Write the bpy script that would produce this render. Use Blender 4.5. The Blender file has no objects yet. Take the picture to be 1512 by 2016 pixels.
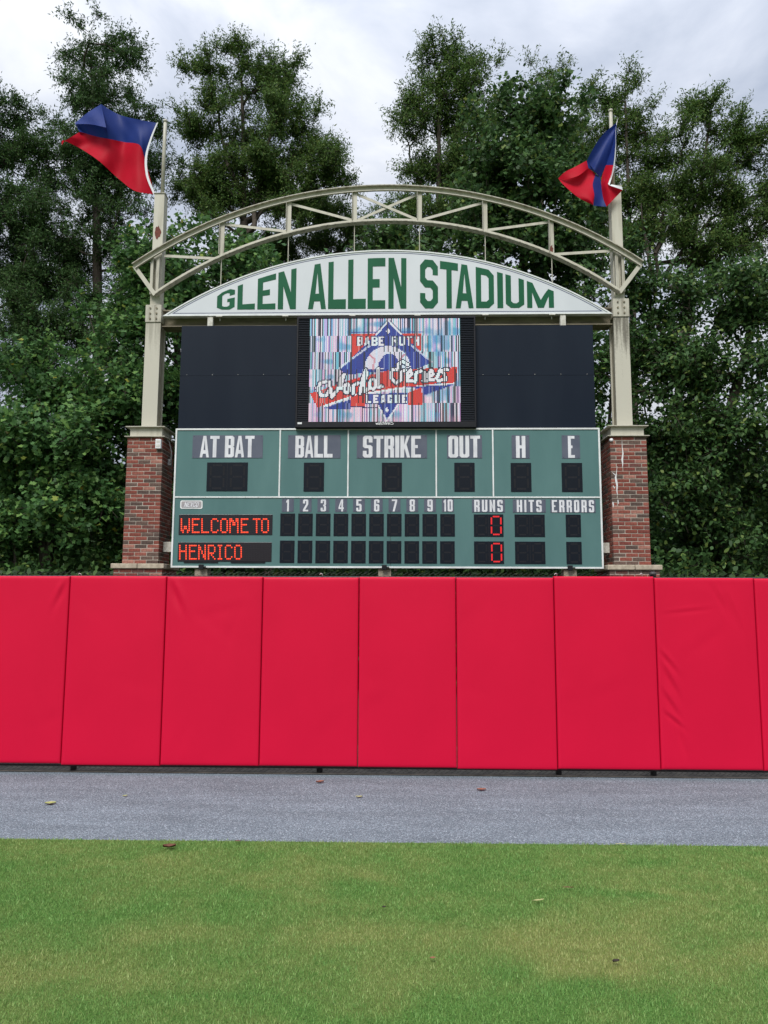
import bpy, bmesh, math, random
import numpy as np
from mathutils import Vector, Matrix
from mathutils.geometry import tessellate_polygon

sc = bpy.context.scene
COL = sc.collection
R = math.radians
random.seed(4)
rng = np.random.default_rng(7)

# ------------------------------------------------------------------ camera
F, PITCH, YAW, ROLL, EYE = 1500.0, R(6.8668), R(1.4311), R(0.2265), 1.65
fw = Vector((-math.sin(YAW)*math.cos(PITCH), math.cos(YAW)*math.cos(PITCH), math.sin(PITCH)))
r0 = Vector((math.cos(YAW), math.sin(YAW), 0)); u0 = r0.cross(fw)
rt = math.cos(ROLL)*r0 + math.sin(ROLL)*u0
up = -math.sin(ROLL)*r0 + math.cos(ROLL)*u0
cam = bpy.data.cameras.new('camera'); camo = bpy.data.objects.new('camera', cam); COL.objects.link(camo)
cam.sensor_fit = 'VERTICAL'; cam.sensor_height = 24.0; cam.lens = 24.0*F/2016.0
cam.clip_start = 0.05; cam.clip_end = 3000
m = Matrix((rt, up, -fw)).transposed().to_4x4(); m.translation = Vector((0, 0, EYE))
camo.matrix_world = m
sc.camera = camo
FWn, RTn, UPn = np.array(fw), np.array(rt), np.array(up)

def U(px, py, Y):
    """photo pixel -> point on the vertical plane at distance Y"""
    d = FWn + RTn*(px-756)/F - UPn*(py-1008)/F
    t = Y/d[1]
    return np.array([0, 0, EYE]) + d*t
def G(px, py, z=0.0):
    """photo pixel -> point on the ground"""
    d = FWn + RTn*(px-756)/F - UPn*(py-1008)/F
    t = (z-EYE)/d[2]
    return np.array([0, 0, EYE]) + d*t

# ------------------------------------------------------------------ light
SUN_EL, SUN_AZ = R(50), R(196)      # azimuth clockwise from +Y: from behind the camera, a little to its left
w = bpy.data.worlds.new('World'); sc.world = w; w.use_nodes = True
nt = w.node_tree; nt.nodes.clear()
def nd(t, kind, **kw):
    n = t.nodes.new(kind)
    for k, v in kw.items(): setattr(n, k, v)
    return n
out = nd(nt, 'ShaderNodeOutputWorld'); bg = nd(nt, 'ShaderNodeBackground'); bg.inputs[1].default_value = 0.10
sky = nd(nt, 'ShaderNodeTexSky', sky_type='NISHITA'); sky.sun_disc = False
sky.sun_elevation = SUN_EL; sky.sun_rotation = SUN_AZ
tc = nd(nt, 'ShaderNodeTexCoord'); sep = nd(nt, 'ShaderNodeSeparateXYZ'); nt.links.new(tc.outputs['Generated'], sep.inputs[0])
zc = nd(nt, 'ShaderNodeMath', operation='MAXIMUM'); nt.links.new(sep.outputs[2], zc.inputs[0]); zc.inputs[1].default_value = 0.0
cmb = nd(nt, 'ShaderNodeMapping'); nt.links.new(tc.outputs['Generated'], cmb.inputs[0]); cmb.inputs['Scale'].default_value = (1, 1, 2.1); cmb.inputs['Location'].default_value = (2.3, .7, 5.2)
n1 = nd(nt, 'ShaderNodeTexNoise'); n1.inputs['Scale'].default_value = 3.4; n1.inputs['Detail'].default_value = 7; n1.inputs['Roughness'].default_value = 0.52
n1.inputs['Distortion'].default_value = 0.35
nt.links.new(cmb.outputs[0], n1.inputs['Vector'])
cr = nd(nt, 'ShaderNodeValToRGB'); nt.links.new(n1.outputs[0], cr.inputs[0])
cr.color_ramp.elements[0].position = 0.36; cr.color_ramp.elements[0].color = (0.46, 0.52, 0.64, 1)
cr.color_ramp.elements[1].position = 0.62; cr.color_ramp.elements[1].color = (0.93, 0.955, 1.01, 1)
e = cr.color_ramp.elements.new(0.49); e.color = (0.66, 0.71, 0.82, 1)
# overcast layer, brighter overhead than at the horizon (CIE overcast distribution)
gr = nd(nt, 'ShaderNodeMath', operation='MULTIPLY_ADD'); nt.links.new(zc.outputs[0], gr.inputs[0]); gr.inputs[1].default_value = 7.6; gr.inputs[2].default_value = 3.0
vm = nd(nt, 'ShaderNodeVectorMath', operation='SCALE'); nt.links.new(cr.outputs[0], vm.inputs[0]); nt.links.new(gr.outputs[0], vm.inputs['Scale'])
mx = nd(nt, 'ShaderNodeMix', data_type='RGBA'); mx.inputs[0].default_value = 0.93
nt.links.new(sky.outputs[0], mx.inputs[6]); nt.links.new(vm.outputs[0], mx.inputs[7])
nt.links.new(mx.outputs[2], bg.inputs[0]); nt.links.new(bg.outputs[0], out.inputs[0])
sl = bpy.data.lights.new('sun', 'SUN'); sl.energy = 2.1; sl.angle = R(26); sl.color = (1, .965, .91)
slo = bpy.data.objects.new('sun', sl); COL.objects.link(slo)
sd = Vector((math.sin(SUN_AZ)*math.cos(SUN_EL), math.cos(SUN_AZ)*math.cos(SUN_EL), math.sin(SUN_EL)))
slo.rotation_euler = sd.to_track_quat('Z', 'Y').to_euler(); slo.location = sd*40
vs = sc.view_settings; vs.view_transform = 'Standard'; vs.look = 'None'; vs.exposure = 0.65; vs.gamma = 1; vs.use_curve_mapping = False
sc.cycles.max_bounces = 6; sc.cycles.diffuse_bounces = 3; sc.cycles.transmission_bounces = 3; sc.cycles.transparent_max_bounces = 4
sc.cycles.use_denoising = True

# ------------------------------------------------------------------ materials
def mat(name, col, rough=0.6, col2=None, scale=8.0, stretch=(1, 1, 1), lo=.35, hi=.65, bump=0.0, bscale=60.0, spec=0.4,
        metal=0.0, detail=5, emit=None, sheen=0.0):
    mt = bpy.data.materials.new(name); mt.use_nodes = True
    t = mt.node_tree; b = t.nodes['Principled BSDF']
    b.inputs['Roughness'].default_value = rough; b.inputs['Specular IOR Level'].default_value = spec
    b.inputs['Metallic'].default_value = metal
    b.inputs['Base Color'].default_value = (*col, 1)
    if sheen: b.inputs['Sheen Weight'].default_value = sheen
    if emit:
        b.inputs['Emission Color'].default_value = (*emit[0], 1); b.inputs['Emission Strength'].default_value = emit[1]
    if col2 or bump:
        c = nd(t, 'ShaderNodeTexCoord'); mp = nd(t, 'ShaderNodeMapping'); mp.inputs['Scale'].default_value = stretch
        t.links.new(c.outputs['Object'], mp.inputs[0])
    if col2:
        n = nd(t, 'ShaderNodeTexNoise'); n.inputs['Scale'].default_value = scale; n.inputs['Detail'].default_value = detail
        t.links.new(mp.outputs[0], n.inputs['Vector'])
        r = nd(t, 'ShaderNodeValToRGB'); r.color_ramp.elements[0].position = lo; r.color_ramp.elements[1].position = hi
        r.color_ramp.elements[0].color = (*col, 1); r.color_ramp.elements[1].color = (*col2, 1)
        t.links.new(n.outputs[0], r.inputs[0]); t.links.new(r.outputs[0], b.inputs['Base Color'])
    if bump:
        n2 = nd(t, 'ShaderNodeTexNoise'); n2.inputs['Scale'].default_value = bscale; n2.inputs['Detail'].default_value = 4
        t.links.new(mp.outputs[0], n2.inputs['Vector'])
        bp = nd(t, 'ShaderNodeBump'); bp.inputs['Strength'].default_value = bump; bp.inputs['Distance'].default_value = 0.01
        t.links.new(n2.outputs[0], bp.inputs['Height']); t.links.new(bp.outputs[0], b.inputs['Normal'])
    return mt

def island_mat(name, stops, rough=0.55, spec=0.3, trans=0.0, attr=None, stops2=None):
    """colour varies piece by piece (random per mesh island); attr mixes to a second set"""
    mt = bpy.data.materials.new(name); mt.use_nodes = True
    t = mt.node_tree; b = t.nodes['Principled BSDF']; o = t.nodes['Material Output']
    b.inputs['Roughness'].default_value = rough; b.inputs['Specular IOR Level'].default_value = spec
    g = nd(t, 'ShaderNodeNewGeometry')
    def ramp(st):
        r = nd(t, 'ShaderNodeValToRGB'); els = r.color_ramp.elements
        els[0].position, els[0].color = st[0][0], (*st[0][1], 1)
        els[1].position, els[1].color = st[-1][0], (*st[-1][1], 1)
        for p, c in st[1:-1]:
            e = els.new(p); e.color = (*c, 1)
        t.links.new(g.outputs['Random Per Island'], r.inputs[0]); return r
    r = ramp(stops); col = r.outputs[0]
    if attr:
        r2 = ramp(stops2); a = nd(t, 'ShaderNodeAttribute', attribute_name=attr)
        mxx = nd(t, 'ShaderNodeMix', data_type='RGBA')
        t.links.new(a.outputs['Fac'], mxx.inputs[0]); t.links.new(r.outputs[0], mxx.inputs[6]); t.links.new(r2.outputs[0], mxx.inputs[7])
        col = mxx.outputs[2]
    t.links.new(col, b.inputs['Base Color'])
    if trans:
        tr = nd(t, 'ShaderNodeBsdfTranslucent'); ms = nd(t, 'ShaderNodeMixShader'); ms.inputs[0].default_value = trans
        hs = nd(t, 'ShaderNodeHueSaturation'); hs.inputs['Hue'].default_value = 0.488; hs.inputs['Value'].default_value = 1.35
        t.links.new(col, hs.inputs['Color']); t.links.new(hs.outputs[0], tr.inputs[0])
        t.links.new(b.outputs[0], ms.inputs[1]); t.links.new(tr.outputs[0], ms.inputs[2]); t.links.new(ms.outputs[0], o.inputs[0])
    return mt

M = {}
M['steel'] = mat('cream_steel', (.48, .46, .385), .5, (.34, .32, .25), 3.5, (3, 3, .35), .48, .80, bump=.08, bscale=25)
M['steel_dirty'] = mat('weathered_cream_steel', (.445, .425, .355), .6, (.17, .15, .11), 7, (2.2, 2.2, .35), .47, .74, bump=.1, bscale=30)
M['steel_web'] = mat('dulled_cream_steel', (.36, .33, .25), .65, (.22, .19, .13), 9, (2, 2, .5), .42, .75, bump=.1)
M['steel_grimy'] = mat('grimy_brown_steel', (.22, .19, .13), .65, (.12, .10, .07), 6, (.6, 2, 2), .4, .7, bump=.1)
M['rust'] = mat('rust', (.17, .045, .03), .8, (.10, .03, .02), 30)
M['mortar'] = mat('mortar', (.46, .42, .36), .9, (.28, .25, .21), 9, bump=.4, bscale=150)
M['stone'] = mat('cast_stone', (.50, .44, .34), .8, (.34, .29, .22), 14, bump=.25, bscale=90)
M['green'] = mat('green_board_paint', (.074, .160, .156), .42, (.092, .188, .182), 2.2, (1.2, 1.2, .35), .35, .7, spec=.3)
M['white_trim'] = mat('white_trim', (.74, .76, .76), .4, (.60, .62, .61), 5)
M['plate'] = mat('slate_caption_plate', (.075, .088, .125), .5, (.095, .108, .145), 4)
M['letter'] = mat('white_vinyl_lettering', (.70, .71, .74), .5, (.56, .57, .60), 12, (1, 1, .3))
M['navy'] = mat('blue_black_sheet', (.0055, .0105, .021), .5, (.009, .015, .026), 1.7, (1, 1, .22), .38, .75, spec=.14)
M['black'] = mat('black_plastic', (.007, .008, .011), .5, (.012, .012, .016), 9, spec=.25)
M['digit'] = mat('display_black', (.005, .008, .014), .5, spec=.18)
M['msg'] = mat('message_lens', (.014, .010, .012), .13, spec=.6)
M['dot'] = mat('unlit_lamp', (.034, .033, .036), .5, spec=.1)
M['dot_red'] = mat('lit_red_lamp', (.3, .01, .01), .5, emit=((1, .03, .035), .75))
M['dot_glow'] = mat('lamp_glow_ring', (.3, .01, .01), .5, emit=((1, .018, .008), .56))  # red glow around each lamp, made as a wider emitting disc
M['dot_hot'] = mat('lit_amber_core', (.4, .05, .01), .5, emit=((1, .17, .03), .90))
M['sign'] = mat('white_sign_face', (.575, .605, .635), .42, (.53, .56, .59), 2.0, (.8, 1, .5), bump=.02, bscale=3)
M['sign_green'] = mat('green_sign_letters', (.008, .088, .040), .5, (.010, .100, .047), 3, spec=.15)
M['sign_navy'] = mat('navy_line', (.04, .05, .14), .5)
M['bracket'] = mat('pale_bracket', (.60, .59, .54), .5, (.44, .42, .36), 20)
M['wood'] = mat('weathered_post', (.36, .32, .24), .8, (.24, .20, .15), 14, (6, 6, .6))
M['white_plastic'] = mat('white_plastic', (.72, .73, .74), .4)
M['badge'] = mat('silver_badge', (.36, .33, .33), .45, (.27, .26, .28), 40)
M['cable'] = mat('grey_cable', (.20, .21, .22), .6)
M['fence'] = mat('black_vinyl_wire', (.016, .017, .018), .5)
M['rail'] = mat('dark_rail', (.035, .033, .034), .5, (.06, .055, .055), 30)
M['pole'] = mat('cream_pole', (.50, .48, .41), .45, (.40, .38, .31), 8)
M['bark'] = mat('bark', (.045, .036, .028), .9, (.085, .07, .055), 9, (4, 4, .8), bump=.6, bscale=20)
M['paint_drip'] = mat('white_drip', (.66, .66, .66), .6)

def stained(name, ztop, reach, k):
    mt = mat(name, (.48, .46, .385), .5, bump=.08, bscale=25); t = mt.node_tree; b = t.nodes['Principled BSDF']
    c = nd(t, 'ShaderNodeTexCoord'); sp_ = nd(t, 'ShaderNodeSeparateXYZ'); t.links.new(c.outputs['Object'], sp_.inputs[0])
    mr = nd(t, 'ShaderNodeMapRange'); mr.inputs[1].default_value = ztop-reach; mr.inputs[2].default_value = ztop; mr.inputs[3].default_value = -.22; mr.inputs[4].default_value = .24
    t.links.new(sp_.outputs[2], mr.inputs[0])
    mp = nd(t, 'ShaderNodeMapping'); mp.inputs['Scale'].default_value = (16, 16, .9); t.links.new(c.outputs['Object'], mp.inputs[0])
    n = nd(t, 'ShaderNodeTexNoise'); n.inputs['Scale'].default_value = 1.0; n.inputs['Detail'].default_value = 5; t.links.new(mp.outputs[0], n.inputs[0])
    n3 = nd(t, 'ShaderNodeTexNoise'); n3.inputs['Scale'].default_value = 40; n3.inputs['Detail'].default_value = 4; t.links.new(c.outputs['Object'], n3.inputs[0])
    ad = nd(t, 'ShaderNodeMath', operation='ADD'); t.links.new(n.outputs[0], ad.inputs[0]); t.links.new(mr.outputs[0], ad.inputs[1])
    a2 = nd(t, 'ShaderNodeMath', operation='MULTIPLY_ADD'); t.links.new(n3.outputs[0], a2.inputs[0]); a2.inputs[1].default_value = .25; t.links.new(ad.outputs[0], a2.inputs[2])
    r = nd(t, 'ShaderNodeValToRGB'); r.color_ramp.elements[0].position = .60; r.color_ramp.elements[1].position = .86
    r.color_ramp.elements[0].color = (.48, .46, .385, 1); r.color_ramp.elements[1].color = (.44-.32*k, .42-.31*k, .345-.26*k, 1)
    t.links.new(a2.outputs[0], r.inputs[0]); t.links.new(r.outputs[0], b.inputs['Base Color'])
    return mt
# vinyl pad
def pad_mat():
    mt = mat('red_vinyl', (.60, .0028, .037), .5, (.55, .0024, .033), 1.3, (1, 1, .8), .3, .75, bump=.10, bscale=420, spec=.20)
    return mt
M['pad'] = pad_mat()
M['pad_back'] = mat('dark_pad_backing', (.02, .012, .012), .8)
# brick: per-object colour
def brick_mat():
    mt = bpy.data.materials.new('brick'); mt.use_nodes = True
    t = mt.node_tree; b = t.nodes['Principled BSDF']; b.inputs['Roughness'].default_value = .88; b.inputs['Specular IOR Level'].default_value = .2
    oi = nd(t, 'ShaderNodeObjectInfo'); r = nd(t, 'ShaderNodeValToRGB'); els = r.color_ramp.elements; r.color_ramp.interpolation = 'CONSTANT'
    cols = [(0, (.095, .066, .056)), (.13, (.130, .086, .071)), (.27, (.195, .060, .044)), (.45, (.235, .075, .056)), (.62, (.180, .054, .043)),
            (.78, (.265, .095, .072)), (.90, (.33, .155, .12)), (.955, (.145, .064, .054))]
    els[0].color = (*cols[0][1], 1); els[1].position, els[1].color = cols[-1][0], (*cols[-1][1], 1)
    for p, c in cols[1:-1]:
        e = els.new(p); e.color = (*c, 1)
    t.links.new(oi.outputs['Random'], r.inputs[0])
    tc_ = nd(t, 'ShaderNodeTexCoord'); n = nd(t, 'ShaderNodeTexNoise'); n.inputs['Scale'].default_value = 22; n.inputs['Detail'].default_value = 6
    t.links.new(tc_.outputs['Object'], n.inputs[0])
    mp = nd(t, 'ShaderNodeMapRange'); mp.inputs[1].default_value = .3; mp.inputs[2].default_value = .75; mp.inputs[3].default_value = .68; mp.inputs[4].default_value = 1.3
    t.links.new(n.outputs[0], mp.inputs[0])
    v = nd(t, 'ShaderNodeVectorMath', operation='SCALE'); t.links.new(r.outputs[0], v.inputs[0]); t.links.new(mp.outputs[0], v.inputs['Scale'])
    t.links.new(v.outputs[0], b.inputs['Base Color'])
    bp = nd(t, 'ShaderNodeBump'); bp.inputs['Strength'].default_value = .5; bp.inputs['Distance'].default_value = .004
    t.links.new(n.outputs[0], bp.inputs['Height']); t.links.new(bp.outputs[0], b.inputs['Normal'])
    return mt
M['brick'] = brick_mat()

# ------------------------------------------------------------------ mesh helpers
class MB:
    def __init__(s): s.v = []; s.f = []; s.mi = []
    def add(s, vs, fs, mi=0):
        o = len(s.v); s.v += [tuple(map(float, p)) for p in vs]
        s.f += [tuple(o+i for i in f) for f in fs]; s.mi += [mi]*len(fs)
    def box(s, x0, x1, y0, y1, z0, z1, mi=0):
        x0, x1 = min(x0, x1), max(x0, x1); y0, y1 = min(y0, y1), max(y0, y1); z0, z1 = min(z0, z1), max(z0, z1)
        s.add([(x0,y0,z0),(x1,y0,z0),(x1,y1,z0),(x0,y1,z0),(x0,y0,z1),(x1,y0,z1),(x1,y1,z1),(x0,y1,z1)],
              [(0,3,2,1),(4,5,6,7),(0,1,5,4),(1,2,6,5),(2,3,7,6),(3,0,4,7)], mi)
    def bar(s, a, b, wid, y0, y1, mi=0):
        """flat bar in an XZ plane between a and b (x,z), in-plane width, from y0 to y1"""
        a = np.array(a, float); b = np.array(b, float); d = (b-a)/np.linalg.norm(b-a); n = np.array([-d[1], d[0]])*wid/2
        q = [a-n, b-n, b+n, a+n]
        s.add([(p[0], y0, p[1]) for p in q]+[(p[0], y1, p[1]) for p in q], [(0,1,2,3),(7,6,5,4),(0,4,5,1),(1,5,6,2),(2,6,7,3),(3,7,4,0)], mi)
    def tube(s, pts, rad, n=8, mi=0, cap=True):
        pts = [np.array(p, float) for p in pts]; rad = rad if hasattr(rad, '__len__') else [rad]*len(pts)
        rings = []; o = len(s.v); ref = None
        for i, p in enumerate(pts):
            d = pts[min(i+1, len(pts)-1)]-pts[max(i-1, 0)]; d = d/(np.linalg.norm(d)+1e-9)
            if ref is None: ref = np.array([1., 0, 0]) if abs(d[0]) < .8 else np.array([0, 1., 0])
            a = ref-d*(ref@d); a /= np.linalg.norm(a)+1e-9; ref = a; b = np.cross(d, a)
            for k in range(n):
                t = 2*math.pi*k/n; s.v.append(tuple(p+rad[i]*(math.cos(t)*a+math.sin(t)*b)))
        for i in range(len(pts)-1):
            for k in range(n):
                k2 = (k+1) % n; s.f.append((o+i*n+k, o+i*n+k2, o+(i+1)*n+k2, o+(i+1)*n+k)); s.mi.append(mi)
        if cap:
            s.f.append(tuple(o+k for k in reversed(range(n)))); s.mi.append(mi)
            s.f.append(tuple(o+(len(pts)-1)*n+k for k in range(n))); s.mi.append(mi)
    def disc(s, c, r, n=6, mi=0, d=0.004):
        """small domed lamp facing -Y"""
        x, y, z = c; o = [(x+r*math.cos(2*math.pi*k/n), y, z+r*math.sin(2*math.pi*k/n)) for k in range(n)]
        s.add(o+[(x, y-d, z)], [(k, (k+1) % n, n) for k in range(n)], mi)
    def poly(s, loops, y, th, mi=0):
        """extruded outline (outer loop, holes) in XZ, front face at y, going back th"""
        V = [[Vector((p[0], p[1], 0)) for p in l] for l in loops]
        tr = tessellate_polygon(V); flat = [p for l in loops for p in l]
        o = len(s.v); s.v += [(float(p[0]), y, float(p[1])) for p in flat]+[(float(p[0]), y+th, float(p[1])) for p in flat]; n = len(flat)
        for a, b, c in tr:
            A, B, C = flat[a], flat[b], flat[c]
            cr_ = (B[0]-A[0])*(C[1]-A[1])-(B[1]-A[1])*(C[0]-A[0])
            if abs(cr_) < 1e-12: continue
            if cr_ < 0: b, c = c, b
            s.f.append((o+a, o+b, o+c)); s.mi.append(mi)
        i0 = 0
        for l in loops:
            k = len(l)
            for i in range(k):
                j = (i+1) % k; s.f.append((o+i0+i, o+i0+j, o+n+i0+j, o+n+i0+i)); s.mi.append(mi)
            i0 += k
    def build(s, name, mats, parent=None, smooth=False, bevel=0.0, origin=None):
        me = bpy.data.meshes.new(name); v = s.v
        if origin is not None: v = [(a-origin[0], b-origin[1], c-origin[2]) for a, b, c in v]
        me.from_pydata(v, [], s.f)
        mats = list(mats) if isinstance(mats, (list, tuple)) else [mats]
        for q in mats: me.materials.append(q if not isinstance(q, str) else M[q])
        if len(mats) > 1: me.polygons.foreach_set('material_index', s.mi)
        if smooth: me.polygons.foreach_set('use_smooth', [True]*len(me.polygons))
        me.update()
        o = bpy.data.objects.new(name, me); COL.objects.link(o)
        if origin is not None: o.location = origin
        if parent is not None: put(o, parent)
        if bevel:
            b = o.modifiers.new('bevel', 'BEVEL'); b.width = bevel; b.segments = 2; b.limit_method = 'ANGLE'; b.angle_limit = R(40)
        return o
def put(o, parent):
    o.parent = parent
    o.matrix_parent_inverse = Matrix.Identity(4)
    o.location = Vector(o.location) - (parent.location if parent.parent is None else parent.location + parent.parent.location)
def empty(name, loc=(0, 0, 0)):
    o = bpy.data.objects.new(name, None); COL.objects.link(o); o.location = loc; o.empty_display_size = .2; return o
def tag(o, label, cat=None, group=None, kind=None):
    o['label'] = label
    if cat: o['category'] = cat
    if group: o['group'] = group
    if kind: o['kind'] = kind
    return o
def np_mesh(name, V, faces_flat, loop_tot, material, parent=None, smooth=False, attrs=None):
    me = bpy.data.meshes.new(name); nv = len(V); nf = len(loop_tot)
    me.vertices.add(nv); me.vertices.foreach_set('co', V.astype(np.float32).ravel())
    me.loops.add(len(faces_flat)); me.loops.foreach_set('vertex_index', faces_flat.astype(np.int32))
    me.polygons.add(nf); st = np.concatenate([[0], np.cumsum(loop_tot)[:-1]]).astype(np.int32)
    me.polygons.foreach_set('loop_start', st)
    if smooth: me.polygons.foreach_set('use_smooth', np.ones(nf, bool))
    for k, a in (attrs or {}).items():
        at = me.attributes.new(k, 'FLOAT', 'POINT'); at.data.foreach_set('value', a.astype(np.float32))
    me.materials.append(material); me.update(calc_edges=True); me.validate()
    o = bpy.data.objects.new(name, me); COL.objects.link(o)
    if parent is not None: put(o, parent)
    return o

# ------------------------------------------------------------------ glyphs: outlines in a unit box
def glyph(ch, sx=.3, sy=.16, cx=.2, cy=.1):
    ix, iy = cx*.45, cy*.45
    m1, m2 = .5-sy*.5, .5+sy*.5
    def octo(x0, x1, y0, y1, a, b): return [(x0+a, y0), (x1-a, y0), (x1, y0+b), (x1, y1-b), (x1-a, y1), (x0+a, y1), (x0, y1-b), (x0, y0+b)]
    if ch in 'O0': return [octo(0, 1, 0, 1, cx, cy), octo(sx, 1-sx, sy, 1-sy, ix, iy)]
    if ch == 'D': return [[(0,0),(1-cx,0),(1,cy),(1,1-cy),(1-cx,1),(0,1)], [(sx,sy),(1-sx-ix,sy),(1-sx,sy+iy),(1-sx,1-sy-iy),(1-sx-ix,1-sy),(sx,1-sy)]]
    if ch == 'U': return [[(0,1),(0,cy),(cx,0),(1-cx,0),(1,cy),(1,1),(1-sx,1),(1-sx,sy+iy),(1-sx-ix,sy),(sx+ix,sy),(sx,sy+iy),(sx,1)]]
    if ch == 'L': return [[(0,0),(1,0),(1,sy*1.2),(sx,sy*1.2),(sx,1),(0,1)]]
    if ch == 'I': return [[(0,0),(1,0),(1,1),(0,1)]]
    if ch == 'T': return [[(.5-sx/2,0),(.5+sx/2,0),(.5+sx/2,1-sy),(1,1-sy),(1,1),(0,1),(0,1-sy),(.5-sx/2,1-sy)]]
    if ch == 'H': return [[(0,0),(sx,0),(sx,m1),(1-sx,m1),(1-sx,0),(1,0),(1,1),(1-sx,1),(1-sx,m2),(sx,m2),(sx,1),(0,1)]]
    if ch == 'E': return [[(0,0),(1,0),(1,sy),(sx,sy),(sx,m1),(.68,m1),(.68,m2),(sx,m2),(sx,1-sy),(1,1-sy),(1,1),(0,1)]]
    if ch == 'N': return [[(0,0),(sx,0),(sx,.60),(.68,0),(1,0),(1,1),(1-sx,1),(1-sx,.42),(.31,1),(0,1)]]
    if ch == 'M': return [[(0,0),(sx,0),(sx,.62),(.40,0),(.62,0),(1-sx,.62),(1-sx,0),(1,0),(1,1),(.80,1),(.51,.36),(.21,1),(0,1)]]
    if ch == 'V': return [[(.36,0),(.64,0),(1,1),(.70,1),(.5,.3),(.30,1),(0,1)]]
    if ch == 'C': return [[(1,.30),(1,cy),(1-cx,0),(cx,0),(0,cy),(0,1-cy),(cx,1),(1-cx,1),(1,1-cy),(1,.70),(1-sx,.70),(1-sx,1-sy),(sx,1-sy),(sx,sy),(1-sx,sy),(1-sx,.30)]]
    if ch == 'A': return [[(0,0),(.27,0),(.34,.17),(.66,.17),(.73,0),(1,0),(.66,1),(.34,1)], [(.40,.34),(.60,.34),(.5,.80)]]
    if ch == 'S': return [[(0,.31),(0,cy),(cx,0),(1-cx,0),(1,cy),(1,m2-cy),(1-cx,m2),(sx+ix,m2),(sx,m2+iy),(sx,1-sy-iy),(sx+ix,1-sy),(1-sx-ix,1-sy),(1-sx,1-sy-iy),(1-sx,.69),(1,.69),(1,1-cy),(1-cx,1),(cx,1),(0,1-cy),(0,m1+cy),(cx,m1),(1-sx-ix,m1),(1-sx,m1-iy),(1-sx,sy+iy),(1-sx-ix,sy),(sx+ix,sy),(sx,sy+iy),(sx,.31)]]
    if ch == 'G': return [[(1,.68),(1,1-cy),(1-cx,1),(cx,1),(0,1-cy),(0,cy),(cx,0),(1-cx,0),(1,cy),(1,.54),(.58,.54),(.58,.38),(1-sx,.38),(1-sx,sy+iy),(1-sx-ix,sy),(sx+ix,sy),(sx,sy+iy),(sx,1-sy-iy),(sx+ix,1-sy),(1-sx-ix,1-sy),(1-sx,1-sy-iy),(1-sx,.68)]]
    if ch == 'B': return [[(0,0),(1-cx,0),(1,cy),(1,.5-cy*.6),(.9,.5),(1,.5+cy*.6),(1,1-cy),(1-cx,1),(0,1)], [(sx,sy),(1-sx,sy),(1-sx,m1),(sx,m1)], [(sx,m2),(1-sx,m2),(1-sx,1-sy),(sx,1-sy)]]
    if ch == 'R': return [[(0,0),(sx,0),(sx,m1-.03),(.5,m1-.03),(1-sx,m1-.08),(1-sx,0),(1,0),(1,.40),(.9,.47),(1,.55),(1,1-cy),(1-cx,1),(0,1)], [(sx,m2-.02),(1-sx,m2-.02),(1-sx,1-sy),(sx,1-sy)]]
    if ch == 'K': return [[(0,0),(sx,0),(sx,.30),(.44,.42),(.68,0),(1,0),(.64,.60),(.98,1),(.66,1),(sx,.58),(sx,1),(0,1)]]
    if ch == '1': return [[(.36,0),(.74,0),(.74,1),(.46,1),(.14,.86),(.14,.72),(.36,.76)]]
    if ch == '2': return [[(0,0),(1,0),(1,sy),(.42,sy),(1,.58),(1,1-cy),(1-cx,1),(cx,1),(0,1-cy),(0,.66),(sx,.66),(sx,1-sy),(1-sx,1-sy),(1-sx,.62),(0,.14)]]
    if ch == '3': return [[(0,.31),(0,cy),(cx,0),(1-cx,0),(1,cy),(1,.42),(.88,.5),(1,.58),(1,1-cy),(1-cx,1),(cx,1),(0,1-cy),(0,.69),(sx,.69),(sx,1-sy),(1-sx,1-sy),(1-sx,m2),(.45,m2),(.45,m1),(1-sx,m1),(1-sx,sy),(sx,sy),(sx,.31)]]
    if ch == '4': return [[(.52,0),(.86,0),(.86,.20),(1,.20),(1,.34),(.86,.34),(.86,1),(.50,1),(0,.34),(0,.20),(.52,.20)], [(.27,.34),(.52,.34),(.52,.74)]]
    if ch == '5': return [[(0,.31),(0,cy),(cx,0),(1-cx,0),(1,cy),(1,.54),(1-cx,.64),(sx,.64),(sx,1-sy),(.96,1-sy),(.96,1),(0,1),(0,.48),(1-sx,.48),(1-sx,sy),(sx,sy),(sx,.31)]]
    if ch == '6': return [[(0,cy),(cx,0),(1-cx,0),(1,cy),(1,.52),(1-cx,.62),(sx,.62),(sx,1-sy),(1-sx,1-sy),(1-sx,.72),(1,.72),(1,1-cy),(1-cx,1),(cx,1),(0,1-cy)], [(sx,sy),(1-sx,sy),(1-sx,.46),(sx,.46)]]
    if ch == '9': return [[(1-p[0], 1-p[1]) for p in l] for l in glyph('6', sx, sy, cx, cy)]
    if ch == '7': return [[(.16,0),(.52,0),(1,.84),(1,1),(0,1),(0,1-sy),(.62,1-sy)]]
    if ch == '8': return [[(cx,0),(1-cx,0),(1,cy),(1,.42),(.9,.5),(1,.58),(1,1-cy),(1-cx,1),(cx,1),(0,1-cy),(0,.58),(.1,.5),(0,.42),(0,cy)], [(sx,sy),(1-sx,sy),(1-sx,m1),(sx,m1)], [(sx,m2),(1-sx,m2),(1-sx,1-sy),(sx,1-sy)]]
    return []
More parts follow.
